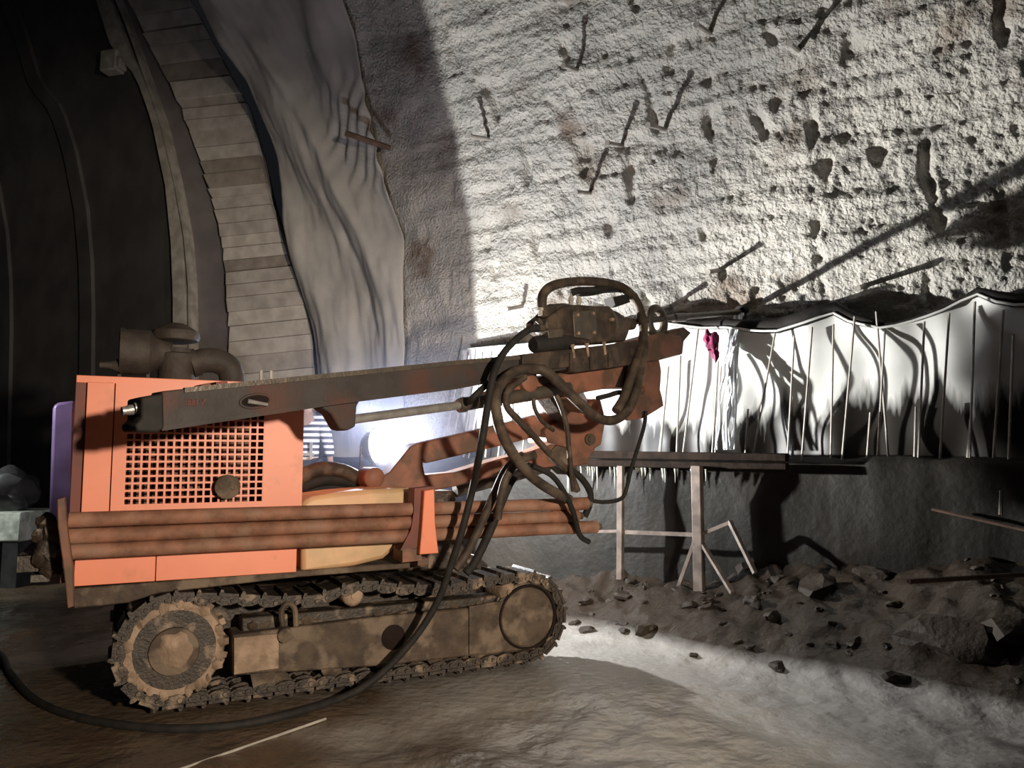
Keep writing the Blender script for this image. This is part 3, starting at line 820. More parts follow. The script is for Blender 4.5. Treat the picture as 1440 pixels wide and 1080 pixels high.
def make_track(v0, seed):
    tr = MB()
    tf = obj('track_frame', rpoly([(327, 893), (400, 884), (545, 866), (640, 857), (740, 847), (748, 915), (640, 925), (545, 936), (327, 951)], 0.03, 0.24) if v0 == 0 else
             rbox(0.45, 2.3, v0 + 0.05, v0 + 0.3, 0.16, 0.40), 'mud', rig, bevel=0.012)
    rd = random.Random(seed)
    for k in range(NSH):
        s = TOT * k / NSH; a_ = along(s - 0.05); b_ = along(s + 0.05); c_ = along(s)
        t = Vector((b_[0] - a_[0], 0, b_[1] - a_[1])).normalized()
        nrm_ = Vector((-t.z, 0, t.x))                                  # path runs so that outward is on this side
        mid = Vector((1.2, 0, 0.35)); 
        if (Vector((c_[0], 0, c_[1])) - mid).dot(nrm_) < 0 and abs(c_[0] - 1.2) > 1.1: nrm_ = -nrm_
        if abs(c_[0] - 1.2) <= 1.1: nrm_ = Vector((nrm_.x, 0, nrm_.z)) * (1 if (nrm_.z > 0) == (c_[1] > 0.3) else -1)
        y = Vector((0, 1, 0)); x = y.cross(nrm_)
        M = Matrix(((x.x, y.x, nrm_.x, c_[0]), (x.y, y.y, nrm_.y, v0), (x.z, y.z, nrm_.z, c_[1]), (0, 0, 0, 1)))
        o = bpy.data.objects.new('shoe', shoe_me); COL.objects.link(o); o.parent = tf
        o.matrix_basis = M @ Matrix.Rotation(rd.uniform(-0.04, 0.04), 4, 'Y')
    return tf


tf_near = make_track(0.0, 1); tf_far = make_track(1.25, 2)
for v0, tf in ((0.0, tf_near), (1.25, tf_far)):
    m = MB().lathe(RU(us, v0 + 0.02, zs_), V, [(0.13, 0.10), (0.12, 0.225), (0.0, 0.232), (0.0, 0.272), (0.03, 0.285), (0.26, 0.285), (0.28, 0.2)], 36)
    for k in range(15):
        a_ = 2 * pi * k / 15; c = RU(us + 0.285 * cos(a_), v0 + 0.16, zs_ + 0.285 * sin(a_))
        m.box(c, (U * cos(a_) + Zv * sin(a_), V, Zv * cos(a_) - U * sin(a_)), (0.03, 0.05, 0.02))
    sp = obj('sprocket', m, 'mud_light', rig)
    m = MB().lathe(RU(us, v0 + 0.02, zs_), V, [(0.0, 0.232), (0.13, 0.222), (0.135, 0.18), (0.14, 0.10)], 36)
    obj('dish', m, 'track', sp)
    if v0 == 0:
        m = MB(); rr = random.Random(3)
        for k in range(26):
            a_ = rr.uniform(0, 2 * pi); m.blob(RU(us + 0.262 * cos(a_), 0.015, zs_ + 0.262 * sin(a_)), (rr.uniform(.02, .045), .012, rr.uniform(.02, .04)), k, 1, 0.3)
        obj('mud_crust', m, 'mud_light', sp, kind='stuff')
    m = MB().lathe(RU(us - 0.005, v0 - 0.005, zs_ - 0.01), V, [(0.0, 0.09), (0.012, 0.138), (0.03, 0.146), (0.16, 0.150)], 24)
    hb_ = obj('hub', m, 'mud', sp)
    m = MB().blob(RU(us - 0.02, v0 - 0.004, zs_ + 0.005), (0.105, 0.03, 0.10), 5, 3, 0.18)
    obj('hub_face', m, 'mud_light', sp, label='hub caked in pale dried mud')
    m = MB().lathe(RU(ui, v0 + 0.02, zi), V, [(0.0, 0.12), (0.0, 0.235), (0.012, 0.25), (0.03, 0.25), (0.05, 0.235), (0.22, 0.235), (0.24, 0.10)], 36)
    m.lathe(RU(ui, v0 + 0.055, zi), V, [(0, 0.262), (0.15, 0.262)], 36)
    iw = obj('idler_wheel', m, 'track', rig)
    obj('groove', MB().tube([RU(ui + 0.224 * cos(2 * pi * k / 40), v0 + 0.012, zi + 0.224 * sin(2 * pi * k / 40)) for k in range(40)], 0.010, 6, closed=True), 'black', iw)  # solid black ring, painted shade for the gap around the wheel
    for px_ in (0.62, 0.98, 1.34, 1.70, 2.02):
        obj('track_roller', MB().lathe(RU(px_, v0 + 0.04, 0.145), V, [(0, 0.05), (0.01, 0.07), (0.08, 0.07), (0.09, 0.05), (0.17, 0.05), (0.18, 0.07), (0.25, 0.07), (0.26, 0.05)], 16), 'mud', tf)
    obj('upper_beam', rbox(0.42, 2.25, v0 + 0.10, v0 + 0.26, 0.38, 0.50), 'track', tf, bevel=0.01)
m = MB().lathe(RU(ui, 0.004, zi), V, [(0.0, 0.205), (0.006, 0.212), (0.03, 0.212)], 36)
q_ = rpoly([(660, 853), (700, 846), (752, 843), (752, 913), (735, 914), (660, 921)], 0.012, 0.03); m.add(q_.v, q_.f)
ipl = obj('idler_yoke', m, 'mud', rig, bevel=0.004)
for (x, y, r) in ((497, 838, 15), (715, 833, 13)):
    c = RP(x, y, 0.03)
    m = MB().lathe(c, V, [(-0.01, 0.035), (0.0, 0.06), (0.02, 0.072), (0.25, 0.07)], 18); m.lathe(c - V * 0.02, V, [(0, 0.02), (0.03, 0.025)], 8)
    obj('carrier_roller', m, 'mud_light', rig)
c = RP(553, 896, 0.03)
obj('hole_disc', MB().lathe(c - V * 0.012, V, [(0, 0.07), (0.006, 0.083), (0.02, 0.083)], 22), 'black', rig, label='black disc for the round opening in the track frame')  # solid disc, the darkness of an open hole put into its colour
sh = MB().tube([RP(398, 880, -0.01), RP(396, 860, -0.01), RP(404, 849, -0.01), RP(414, 856, -0.01), RP(416, 880, -0.01)], 0.018, 8, smooth=5)
sh.lathe(RP(400, 893, 0.02), V, [(-0.04, 0.03), (-0.03, 0.045), (0.02, 0.05)], 14)
obj('shackle', sh, 'mud', rig)
obj('frame_bracket', rpoly([(352, 948), (386, 945), (388, 972), (358, 976)], 0.02, 0.1), 'mud', tf_near)
obj('end_plate', rpoly([(329, 897), (392, 891), (392, 940), (329, 949)], 0.012, 0.02), 'mud_light', tf_near, bevel=0.004)
# mud clods lying on the track frame
cl = MB(); rr = random.Random(21)
for k in range(34):
    x = rr.uniform(345, 720); cl.blob(RP(x, 884 - (x - 345) * 0.092 - 3, 0.12 + rr.uniform(-0.04, 0.06)), (rr.uniform(0.02, 0.05), 0.03, rr.uniform(0.015, 0.035)), k, 1, 0.3)
obj('mud_clods', cl, 'mud', tf_near, kind='stuff')

# --- chassis
obj('chassis', rbox(0.15, 2.15, 0.36, 1.24, 0.26, 0.58), 'track', rig, bevel=0.02)
sk = obj('deck', rpoly([(100, 828), (416, 803), (600, 789), (602, 797), (417, 812), (225, 834), (180, 848), (104, 856)], 0.04, 1.45), 'mud', rig, bevel=0.008)
# --- hood
u0, zT = -0.555, 1.985
uR = UZ(427, 600)[0]; uR2 = UZ(418, 750)[0]
hood = obj('engine_hood', rbox(u0, uR, 0.06, 1.40, 1.945, 1.985), 'orange', rig, bevel=0.01)
obj('hood_back', rbox(u0, uR, 1.36, 1.40, 0.80, 1.94), 'orange', hood)
obj('hood_end', rbox(u0, u0 + 0.03, 0.06, 1.36, 0.80, 1.94), 'dark_paint_and_shade', hood, label='dark rear end of the hood')  # shade on the rear of the orange hood put into this colour
obj('hood_end', rbox(uR2 - 0.03, uR2, 0.06, 1.36, 0.78, 1.94), 'orange', hood)
uc = UZ(119, 620)[0]
obj('corner_post', rbox(u0, uc, 0.03, 0.10, 0.80, 1.945), 'dark_paint_and_shade', hood, label='dark shaded corner post')  # shaded rear edge of the hood, the shade painted as brown-red
ug0, zg0 = UZ(173, 711); ug1, zg1 = UZ(372.5, 600); zg1 = 1.78
us1 = UZ(157.2, 650)[0]; zsill = 0.985; zbot = UZ(300, 812)[1]


def plate(u_0, u_1, z_0, z_1, v_0=0.0, d=0.03): return rbox(u_0, u_1, v_0, v_0 + d, z_0, z_1)


obj('side_panel', plate(uc, us1 - 0.003, zsill, 1.945), 'orange', hood, bevel=0.003)
dp = MB()
for (a_, b_, c_, d_) in ((us1 + 0.003, ug0, zsill, 1.945), (ug1, uR, zsill, 1.945), (ug0, ug1, zg1, 1.945), (ug0, ug1, zsill, zg0)):
    q_ = plate(a_, b_, c_, d_); dp.add(q_.v, q_.f)
door = obj('grille_door', dp, 'orange', hood)
us2 = UZ(219, 800)[0]
obj('sill_panel', plate(uc - 0.02, us2 - 0.002, zbot, zsill - 0.004), 'orange', hood, bevel=0.003)
obj('sill_panel', plate(us2 + 0.002, uR2, zbot, zsill - 0.004), 'orange', hood, bevel=0.003)
obj('roof_lip', plate(u0, uR, 1.94, 1.985, 0.02, 0.05), 'orange', hood, bevel=0.004)
# punched grille: 18 columns of square holes
NCOL, NROW = 18, 13
gm = MB(); pu = (ug1 - ug0) / NCOL; pz = (zg1 - zg0) / NROW; bw = pu * 0.27
for k in range(NCOL + 1):
    q_ = plate(ug0 + k * pu - bw / 2, ug0 + k * pu + bw / 2, zg0, zg1, 0.002, 0.008); gm.add(q_.v, q_.f)
for k in range(NROW + 1):
    q_ = plate(ug0 - bw / 2, ug1 + bw / 2, zg0 + k * pz - bw / 2, zg0 + k * pz + bw / 2, 0.0025, 0.007); gm.add(q_.v, q_.f)
obj('grille', gm, 'orange', door, label='punched grille of square holes')
kb = RP(322, 683, -0.06)
m = MB().lathe(RP(318, 684, 0.01), -V, [(0, 0.045), (0.05, 0.055), (0.055, 0.075), (0.085, 0.075), (0.095, 0.06)], 16); m.blob(kb, (0.055, 0.03, 0.05), 2, 2, 0.2)
obj('filler_cap', m, 'mud', door, label='muddy brown round cap on the grille')
en = rbox(ug0 - 0.05, ug1 + 0.05, 0.30, 0.9, 0.85, 1.75)
obj('engine', en, 'engine', rig, bevel=0.03)
m = MB().lathe(RP(260, 660, 0.29), V, [(-0.06, 0.10), (-0.03, 0.2), (0, 0.24), (0.04, 0.24)], 20)
for k in range(5):
    m.box(RP(215 + k * 28, 640 + (k % 3) * 22, 0.26), (U, V, Zv), (0.04, 0.04, 0.03))
obj('fan', m, 'engine', rig)
obj('inner_backing', rbox(u0 + 0.04, uR2 - 0.04, 0.95, 0.98, 0.82, 1.92), 'black', rig)
# rear cover, its violet sheen comes from the added fill light
rc = MB().prism([RP(74, 572, 0.85), RP(80, 566, 0.85), RP(106, 563, 0.85), RP(106, 745, 0.85), RP(68, 752, 0.85)], V * 0.5)
rcv = obj('rear_cover', rc, 'violet_grey', rig, bevel=0.035)
obj('cover_edge', rpoly([(101, 575), (105, 573), (104, 740), (98, 742)], 0.82, 0.03), 'orange_dirty', rcv)
# mud-caked rear coupling
m = rbox(u0 - 0.25, u0, 0.10, 1.2, 0.86, 0.95)
for k, (x, y, r) in enumerate([(66, 735, .05), (60, 752, .045), (66, 770, .06), (58, 783, .05), (70, 795, .05), (75, 748, .06)]):
    m.blob(RP(x, y, 0.08), (r, r, r * 1.2), k + 30, 2, 0.25)
obj('rear_coupling', m, 'track', rig)
obj('rear_step', rbox(u0 - 0.18, u0 + 0.02, 0.1, 1.0, 0.80, 0.84), 'steel', rig)

# --- air cleaner and exhaust on the roof
va = 0.55
m = MB().lathe(RP(248, 532, va), Zv, [(-0.05, 0.10), (0.0, 0.115), (0.16, 0.125), (0.17, 0.10), (0.20, 0.10)], 24)
ac = obj('air_cleaner', m, 'dusty', rig)
obj('cap', MB().lathe(RP(247, 482, va), Zv, [(0, 0.10), (0.012, 0.145), (0.04, 0.155), (0.075, 0.145), (0.11, 0.09), (0.13, 0.05)], 24), 'dusty', ac)
m = MB().lathe(RP(172, 494, va), U, [(-0.02, 0.125), (0.0, 0.15), (0.16, 0.15), (0.18, 0.13), (0.26, 0.09), (0.30, 0.09)], 24)
m.lathe(RP(172, 494, va), U, [(-0.015, 0.157), (0.012, 0.157)], 24)
obj('filter_drum', m, 'dusty', ac)
for x in (168, 208): obj('drum_bracket', MB().bar(RP(x, 532, va), RP(x, 512, va), 0.04, 0.02), 'dusty', ac)
m = MB().tube([RP(270, 512, va), RP(288, 507, va), RP(306, 508, va), RP(322, 518, va), RP(327, 540, va), RP(327, 560, va)], 0.085, 16, smooth=5)
m.tube([RP(268, 512, va), RP(278, 509, va)], 0.097, 16)
obj('intake_elbow', m, 'dusty', rig, label='dusty curved intake elbow')
for x in (367, 381): obj('roof_stud', MB().tube([RP(x, 540, 0.3), RP(x, 521, 0.3)], 0.012, 8), 'rebar', rig)
obj('rear_horn', MB().lathe(RP(140, 513, 0.5), U, [(0, 0.02), (0.06, 0.025), (0.12, 0.05)], 12), 'dusty', rig)

# --- rack posts on the near side
m = rpoly([(80, 702), (91, 699), (95, 745), (103, 800), (104, 853), (95, 856), (88, 790), (81, 740)], -0.22, 0.10)
obj('rack_post', m, 'orange_dirty', rig, bevel=0.006, label='slanted muddy orange rack post')
m = rbox(u0 - 0.02, u0 + 0.02, -0.14, 0.12, 0.82, 0.87); obj('rack_arm', m, 'dark_paint_and_shade', rig)
rp = obj('rack_post', rpoly([(597, 690), (611, 688), (612, 735), (617, 778), (590, 780), (594, 735)], -0.22, 0.06), 'orange', rig, bevel=0.006, label='bright orange flared rack post')
obj('post_shade_side', rpoly([(583, 687), (611, 684), (612, 692), (596, 696), (593, 735), (588, 772), (563, 774), (578, 745), (582, 720)], -0.16, 0.12), 'dark_paint_and_shade', rp)  # left side of the post in shadow, shade put into its dark colour
obj('post_foot', rpoly([(566, 772), (590, 770), (594, 788), (566, 791)], -0.16, 0.2), 'orange_dirty', rp)
ua = UZ(585, 780, 0)[0]
obj('rack_arm', rbox(ua - 0.03, ua + 0.05, -0.12, 0.3, 0.78, 0.83), 'orange_dirty', rig, bevel=0.006)
ut = UZ(420, 800)[0]
# --- fuel tank
tk_ = MB().prism([RP(x, y, 0.06) for x, y in [(424, 706), (440, 698), (480, 692), (530, 688), (588, 686), (588, 735), (566, 752), (556, 772), (540, 786), (500, 796), (424, 807)]], V * 0.5)
obj('fuel_tank', tk_, 'tank', rig, bevel=0.03, label='beige rounded tank')

# --- boom
vb = 0.42
turret = obj('boom_pedestal', rpoly([(455, 700), (520, 690), (640, 690), (660, 800), (430, 810)], 0.70, 0.45), 'track', rig, bevel=0.02)
b1 = obj('boom_arm', rpoly([(505, 698), (522, 678), (548, 664), (577, 628), (590, 622), (598, 668), (640, 664), (700, 646), (748, 634), (830, 606), (838, 634), (806, 652), (700, 668), (640, 684), (600, 692), (540, 697)], vb, 0.22), 'orange_dirty', rig, bevel=0.012)
b2 = obj('boom_link', rpoly([(583, 630), (590, 623), (640, 612), (700, 598), (770, 580), (838, 560), (846, 572), (842, 592), (780, 608), (700, 628), (640, 642), (598, 652)], vb + 0.02, 0.16), 'orange_dirty', rig, bevel=0.012)
obj('boom_boss', MB().lathe(RP(528, 672, vb - 0.03), V, [(0, 0.05), (0.02, 0.075), (0.26, 0.075), (0.28, 0.05)], 18), 'orange_dirty', rig)
hd = obj('boom_head', rpoly([(796, 586), (820, 560), (845, 562), (852, 590), (846, 625), (832, 634), (828, 652), (806, 656), (800, 630), (770, 622), (766, 604)], vb - 0.06, 0.34), 'orange_dirty', rig, bevel=0.012)
obj('pin', MB().lathe(RP(829, 618, vb - 0.06), -V, [(0, 0.05), (0.02, 0.05), (0.02, 0.028), (0.035, 0.028)], 12), 'mud', hd)
obj('swing_link', rpoly([(770, 640), (790, 618), (806, 628), (812, 660), (800, 668)], vb - 0.02, 0.2), 'mud', rig, bevel=0.008)
# lift cylinder between base and head
obj('lift_cylinder', MB().tube([RP(640, 690, vb + 0.25), RP(770, 655, vb + 0.25)], 0.055, 14), 'steel', rig)

# --- feed mast
o_b = 0.02
mast = obj('feed_mast', mpoly([(228, 550), (330, 539), (480, 525), (640, 509), (760, 498), (905, 486), (958, 473), (958, 499), (880, 505), (760, 526), (640, 546), (480, 566), (330, 590), (228, 604)], 0.09, 0.17), 'mast', rig, bevel=0.008)
obj('rail', mpoly([(260, 545), (480, 523), (640, 507), (905, 484), (905, 490), (640, 513.5), (480, 530), (260, 552)], 0.105, 0.03), 'steel', mast)
obj('lower_lip', mpoly([(228, 599), (480, 561), (640, 542), (740, 525), (740, 529), (640, 547.5), (480, 568), (228, 606)], 0.11, 0.21), 'mast', mast)
obj('end_cap', mpoly([(199, 559), (216, 555), (230, 553), (231, 603), (221, 608), (193, 607), (190, 597), (199, 589)], 0.115, 0.23), 'rubber', mast, bevel=0.01, label='black end block of the mast')
for (x, y, r) in ((190, 573, 0.034), (173, 577, 0.026)):
    m = MB().lathe(MP(x + 14, y - 1, 0.02), -MDIR, [(0, r), (0.02, r), (0.03, r * 0.8), (0.05, r * 0.8)], 10)
    obj('end_bolt', m, 'bright_steel', mast, label='bare pale bolt at the mast end')
m = mpoly([(283, 541), (296, 538), (296, 546), (283, 548)], 0.08, 0.1); q_ = mpoly([(304, 537), (320, 535), (320, 544), (304, 546)], 0.08, 0.1); m.add(q_.v, q_.f)
obj('top_clip', m, 'dark_paint_and_shade', mast)
sl = MB(); cs = MP(359, 564, 0.094); sx = (MP(380, 562, 0.094) - MP(338, 566, 0.094)) / 2; sz = (MP(359, 554, 0.094) - MP(359, 574, 0.094)) / 2
sl.prism([cs + sx * cos(2 * pi * k / 20) * 0.92 + sz * sin(2 * pi * k / 20) * 0.85 for k in range(20)], MS * 0.01)
so = obj('slot_shade_oval', sl, 'black', mast, label='black oval for the dark inside the mast opening')  # solid black oval, the dark inside the opening put into its colour
rgm = MB().tube([cs + sx * cos(2 * pi * k / 20) + sz * sin(2 * pi * k / 20) * 0.95 for k in range(20)], 0.007, 6, closed=True)
obj('slot_rim', rgm, 'mast', so)
obj('slot_bar', MB().tube([MP(348, 564, 0.11), MP(376, 569, 0.11)], [0.013, 0.009], 8), 'bright_steel', so)
# cast marking, dark red worn characters
mk = MB()
for x0 in (261, 267, 273): 
    for (ax, ay, bx, by) in ((0, 0, 4, -0.5), (0, 0, 0, 8), (4, -0.5, 4, 7.5), (0, 8, 4, 7.5), (0, 4, 4, 3.5)):
        mk.tube([MP(x0 + ax, 562.5 + ay, 0.092), MP(x0 + bx, 562.5 + by, 0.092)], 0.0022, 4)
for (ax, ay, bx, by) in ((280, 565, 282.5, 564.7), (284, 561, 289, 569), (289, 560.5, 284, 569.5)): mk.tube([MP(ax, ay, 0.092), MP(bx, by, 0.092)], 0.0026, 4)
obj('marking', mk, 'dark_paint_and_shade', mast, label='worn dark red raised marking')
for x in (452, 610):
    pass
lug = obj('cylinder_lug', mpoly([(455, 566), (508, 560), (502, 572), (500, 600), (488, 606), (478, 603), (466, 582), (454, 574)], 0.06, 0.12), 'mast', mast, bevel=0.01)
obj('feed_rod', MB().tube([MP(494, 590, 0.0), MP(652, 569, 0.0)], 0.028, 12), 'bright_steel', rig, label='bare grey feed cylinder rod')
obj('feed_cylinder', MB().tube([MP(645, 571, 0.0), MP(652, 569, 0.0), MP(655, 568, 0.0), MP(800, 546, 0.0)], [0.045, 0.052, 0.046, 0.046], 14), 'steel', rig)

# --- slide bracket that carries the mast on the boom head
sb = obj('slide_bracket', mpoly([(700, 552), (735, 535), (800, 522), (872, 511), (905, 505), (905, 545), (860, 545), (800, 556), (760, 562), (700, 572)], 0.0, 0.22), 'orange_dirty', rig, bevel=0.01)
fp_ = MB()
ringn = 16; hc_ = MP(903, 549, 0.02); hr = 0.035
outer = [MP(x, y, 0.02) for x, y in [(884, 508), (925, 498), (930, 520), (928, 548), (934, 570), (905, 588), (880, 592), (878, 560)]]


def resample(poly, n):
    cumd = [0.0]
    for i in range(len(poly)): cumd.append(cumd[-1] + (poly[(i + 1) % len(poly)] - poly[i]).length)
    out = []
    for k in range(n):
        s = cumd[-1] * k / n; i = max(j for j in range(len(poly)) if cumd[j] <= s + 1e-9)
        out.append(poly[i].lerp(poly[(i + 1) % len(poly)], (s - cumd[i]) / max(cumd[i + 1] - cumd[i], 1e-9)))
    return out


ou = resample(outer, 24); an0 = [math.atan2((p - hc_).dot(Zv), (p - hc_).dot(MDIR)) for p in ou]
inn = [hc_ + MDIR * hr * cos(a_) + Zv * hr * sin(a_) for a_ in an0]
vsx = ou + inn + [p + MS * 0.04 for p in ou] + [p + MS * 0.04 for p in inn]; fx = []
for i in range(24):
    j = (i + 1) % 24
    fx += [(i, j, 24 + j, 24 + i), (48 + i, 72 + i, 72 + j, 48 + j), (i, 48 + i, 48 + j, j), (24 + i, 24 + j, 72 + j, 72 + i)]
fp_.add(vsx, fx)
obj('front_plate', fp_, 'orange_dirty', rig, label='orange plate with a round hole')
obj('bracket_neck', MB().bar(MP(800, 550, -0.1), RP(815, 575, vb + 0.05), 0.16, 0.12), 'orange_dirty', rig, bevel=0.01)
obj('bracket_neck', MB().bar(MP(760, 545, -0.08), RP(790, 590, vb + 0.05), 0.12, 0.10), 'mud', rig, bevel=0.01)
obj('knuckle', MB().lathe(MP(748, 535, 0.06), MS, [(0, 0.05), (0.02, 0.08), (0.25, 0.08), (0.28, 0.05)], 18), 'orange_dirty', rig)

# --- mast front guide with the clamp ring
gd = obj('front_guide', mpoly([(895, 478), (930, 468), (958, 472), (960, 498), (930, 506), (898, 510)], 0.12, 0.24), 'orange_dirty', rig, bevel=0.012)
obj('guide_jaw', mpoly([(940, 466), (962, 460), (972, 468), (962, 480), (960, 498), (942, 500)], 0.06, 0.12), 'rust', gd, bevel=0.008)
gc = MP(923, 453, 0.0)
rgm = MB().tube([gc + MU * 0.115 * cos(2 * pi * k / 24) + MDIR * 0.10 * sin(2 * pi * k / 24) for k in range(24)], 0.036, 10, closed=True)
obj('clamp_ring', rgm, 'steel', gd)
obj('ring_liner', MB().tube([gc - MU * 0.02 + MDIR * 0.07 * cos(pi * k / 10) - MU * 0.055 * sin(pi * k / 10) for k in range(11)], 0.012, 6), 'bright_steel', gd)

# --- rotary drill head on its carriage
car = obj('carriage', mpoly([(735, 498), (810, 490), (905, 478), (905, 510), (870, 516), (810, 524), (800, 516), (735, 526)], 0.13, 0.26), 'head', rig, bevel=0.008)
for x in (806, 826, 850): obj('clamp_bolt', MB().lathe(MP(x, 494 - (x - 806) * 0.1, 0.135), MU, [(-0.05, 0.011), (0.03, 0.011), (0.03, 0.018), (0.05, 0.018)], 8), 'mud_light', car)
for x in (802, 830, 856): obj('rib', mpoly([(x, 496), (x + 4, 495.5), (x + 4, 521 - (x - 800) * 0.1), (x, 522 - (x - 800) * 0.1)], 0.145, 0.02), 'head', car)
head = obj('drill_head', mpoly([(768, 449), (782, 438), (795, 430), (815, 428), (835, 430), (858, 430), (866, 444), (886, 446), (890, 452), (884, 470), (880, 480), (830, 483), (812, 484), (796, 472), (782, 470), (768, 462)], 0.11, 0.22), 'head', rig, bevel=0.015)
obj('motor', MB().lathe(MP(790, 457, 0.03), -MDIR, [(0, 0.075), (0.05, 0.09), (0.14, 0.09), (0.15, 0.055), (0.24, 0.055), (0.25, 0.04)], 18), 'head', head)
obj('motor', MB().lathe(MP(800, 438, 0.0), -MDIR, [(0, 0.055), (0.05, 0.065), (0.20, 0.065), (0.21, 0.03), (0.30, 0.03)], 18), 'head', head)
obj('accumulator', MB().lathe(MP(800, 480, 0.06), -MDIR, [(0, 0.06), (0.02, 0.065), (0.34, 0.065), (0.37, 0.05)], 18), 'rubber', head)
obj('flange', MB().lathe(MP(846, 457, 0.0), MDIR, [(0, 0.125), (0.005, 0.145), (0.035, 0.145), (0.04, 0.125)], 22), 'steel', head)
for k in range(6):
    a_ = 2 * pi * k / 6 + 0.3
    obj('flange_bolt', MB().lathe(MP(846, 457, 0.0) - MDIR * 0.03 + (MU * cos(a_) - MS * sin(a_)) * 0.125, MDIR, [(0, 0.014), (0.035, 0.014)], 6), 'mud_light', head)
obj('side_plate', mpoly([(806, 438), (838, 436), (840, 470), (830, 478), (808, 474)], 0.135, 0.03), 'steel', head, bevel=0.006)
for (x, y) in ((811, 443), (833, 441), (812, 469), (834, 468)):
    obj('plate_bolt', MB().lathe(MP(x, y, 0.135), -MS, [(0, 0.013), (0.018, 0.013), (0.02, 0.009)], 6), 'mud_light', head)
obj('port_block', mpoly([(770, 464), (792, 462), (792, 474), (772, 476)], 0.12, 0.1), 'steel', head, bevel=0.005)
obj('gear_cone', MB().lathe(MP(850, 459, 0.0), MDIR, [(0, 0.12), (0.10, 0.12), (0.20, 0.075), (0.23, 0.05), (0.34, 0.05)], 20), 'head', head)
obj('valve_block', mpoly([(765, 430), (800, 428), (820, 430), (820, 440), (772, 444)], 0.08, 0.14), 'head', head, bevel=0.005)
for (x, y0, y1) in ((803, 430, 412), (814, 432, 417), (760, 444, 434)):
    m = MB().tube([MP(x, y0, 0.06), MP(x, y1, 0.06)], 0.016, 8); m.tube([MP(x, y0 - 7, 0.06), MP(x, y0 - 11, 0.06)], 0.024, 6)
    obj('fitting', m, 'rebar', head, label='pale hydraulic fitting')
m = MB().tube([MP(752, 462, 0.08), MP(768, 460, 0.06)], 0.03, 10); m.tube([MP(755, 449, 0.06), MP(762, 455, 0.06)], 0.02, 8)
obj('swivel_port', m, 'steel', head)
obj('valve_box', mpoly([(862, 418), (884, 413), (886, 425), (866, 432)], 0.06, 0.1), 'rubber', head)

# --- hoses carried by the rig
HO = [
    ('hose', 0.036, [(766, 445, .05), (762, 428, .05), (765, 412, .05), (780, 401, .05), (810, 396, .05), (845, 397, .05), (876, 405, .05), (895, 424, .06), (903, 450, .08), (906, 485, .14), (901, 520, .18), (894, 552, .20), (882, 578, .20), (862, 591, .20), (838, 586, .20), (812, 564, .20), (788, 540, .18), (768, 523, .16), (752, 518, .12)]),
    ('hose', 0.036, [(890, 415, .02), (900, 436, .03), (905, 465, .10), (896, 505, .15), (884, 540, .17), (876, 562, .17), (866, 578, .17)]),
    ('rubber', 0.028, [(802, 413, .06), (812, 409, .06), (835, 408, .05), (862, 405, .04), (884, 409, .03), (897, 425, .03)]),
    ('rubber', 0.018, [(812, 414, .03), (830, 413, .03), (852, 409, .02), (880, 408, .02)]),
    ('hose', 0.036, [(765, 520, .12), (735, 519, .14), (712, 531, .18), (698, 552, .22), (698, 580, .24), (707, 612, .24), (726, 645, .22), (750, 672, .20), (776, 690, .14), (800, 702, .06)]),
    ('hose', 0.024, [(738, 530, .10), (716, 548, .12), (712, 570, .14), (730, 592, .14), (752, 615, .12), (775, 640, .08), (800, 664, .05), (812, 690, .02)]),
    ('hose', 0.016, [(750, 560, .06), (752, 575, .06), (762, 592, .05), (778, 605, .02)]),
    ('hose', 0.019, [(782, 556, .10), (790, 575, .12), (797, 600, .12), (800, 630, .12), (803, 662, .10), (806, 690, .06)]),
    ('rubber', 0.026, [(775, 640, .0), (790, 655, .02), (808, 664, .02), (822, 678, .02), (830, 694, .0), (828, 712, -.02), (822, 726, -.05)]),
    ('rubber', 0.016, [(908, 578, .06), (906, 598, .06), (898, 626, .06), (888, 658, .06), (880, 690, .06), (872, 702, .05), (850, 706, .03), (832, 704, 0)]),
    ('hose', 0.030, [(735, 640, -.1), (712, 660, -.1), (695, 695, -.1), (675, 740, -.1), (655, 780, -.12), (640, 800, -.14)]),
    ('rubber', 0.030, [(745, 655, -.15), (722, 672, -.15), (706, 705, -.15), (690, 745, -.15), (668, 790, -.18), (655, 806, -.2)]),
    ('hose', 0.028, [(752, 640, .02), (728, 650, .04), (712, 672, .04), (704, 700, .02), (700, 730, 0)]),
    ('rubber', 0.020, [(690, 536, .16), (668, 556, .16), (660, 566, .1)]),
    ('rubber', 0.020, [(748, 655, .1), (775, 668, .12), (792, 690, .12), (806, 720, .08), (815, 752, .02), (828, 762, 0)]),
    ('rubber', 0.020, [(840, 560, .05), (856, 556, .06), (872, 552, .08), (890, 558, .1)]),
]
for mt_, r_, pts in HO:
    obj('hydraulic_hose', MB().tube([MP(*p) for p in pts], r_, 10, smooth=6), mt_, rig)
for k, pts in enumerate([[(420, 672), (448, 660), (480, 662), (510, 676), (545, 690)], [(420, 684), (455, 674), (490, 676), (520, 688), (560, 694)], [(425, 692), (450, 686), (480, 684), (505, 690)]]):
    obj('hydraulic_hose', MB().tube([RP(x, y, 0.66 + 0.04 * k) for x, y in pts], 0.055, 10, smooth=6), 'rubber' if k else 'hose', rig)

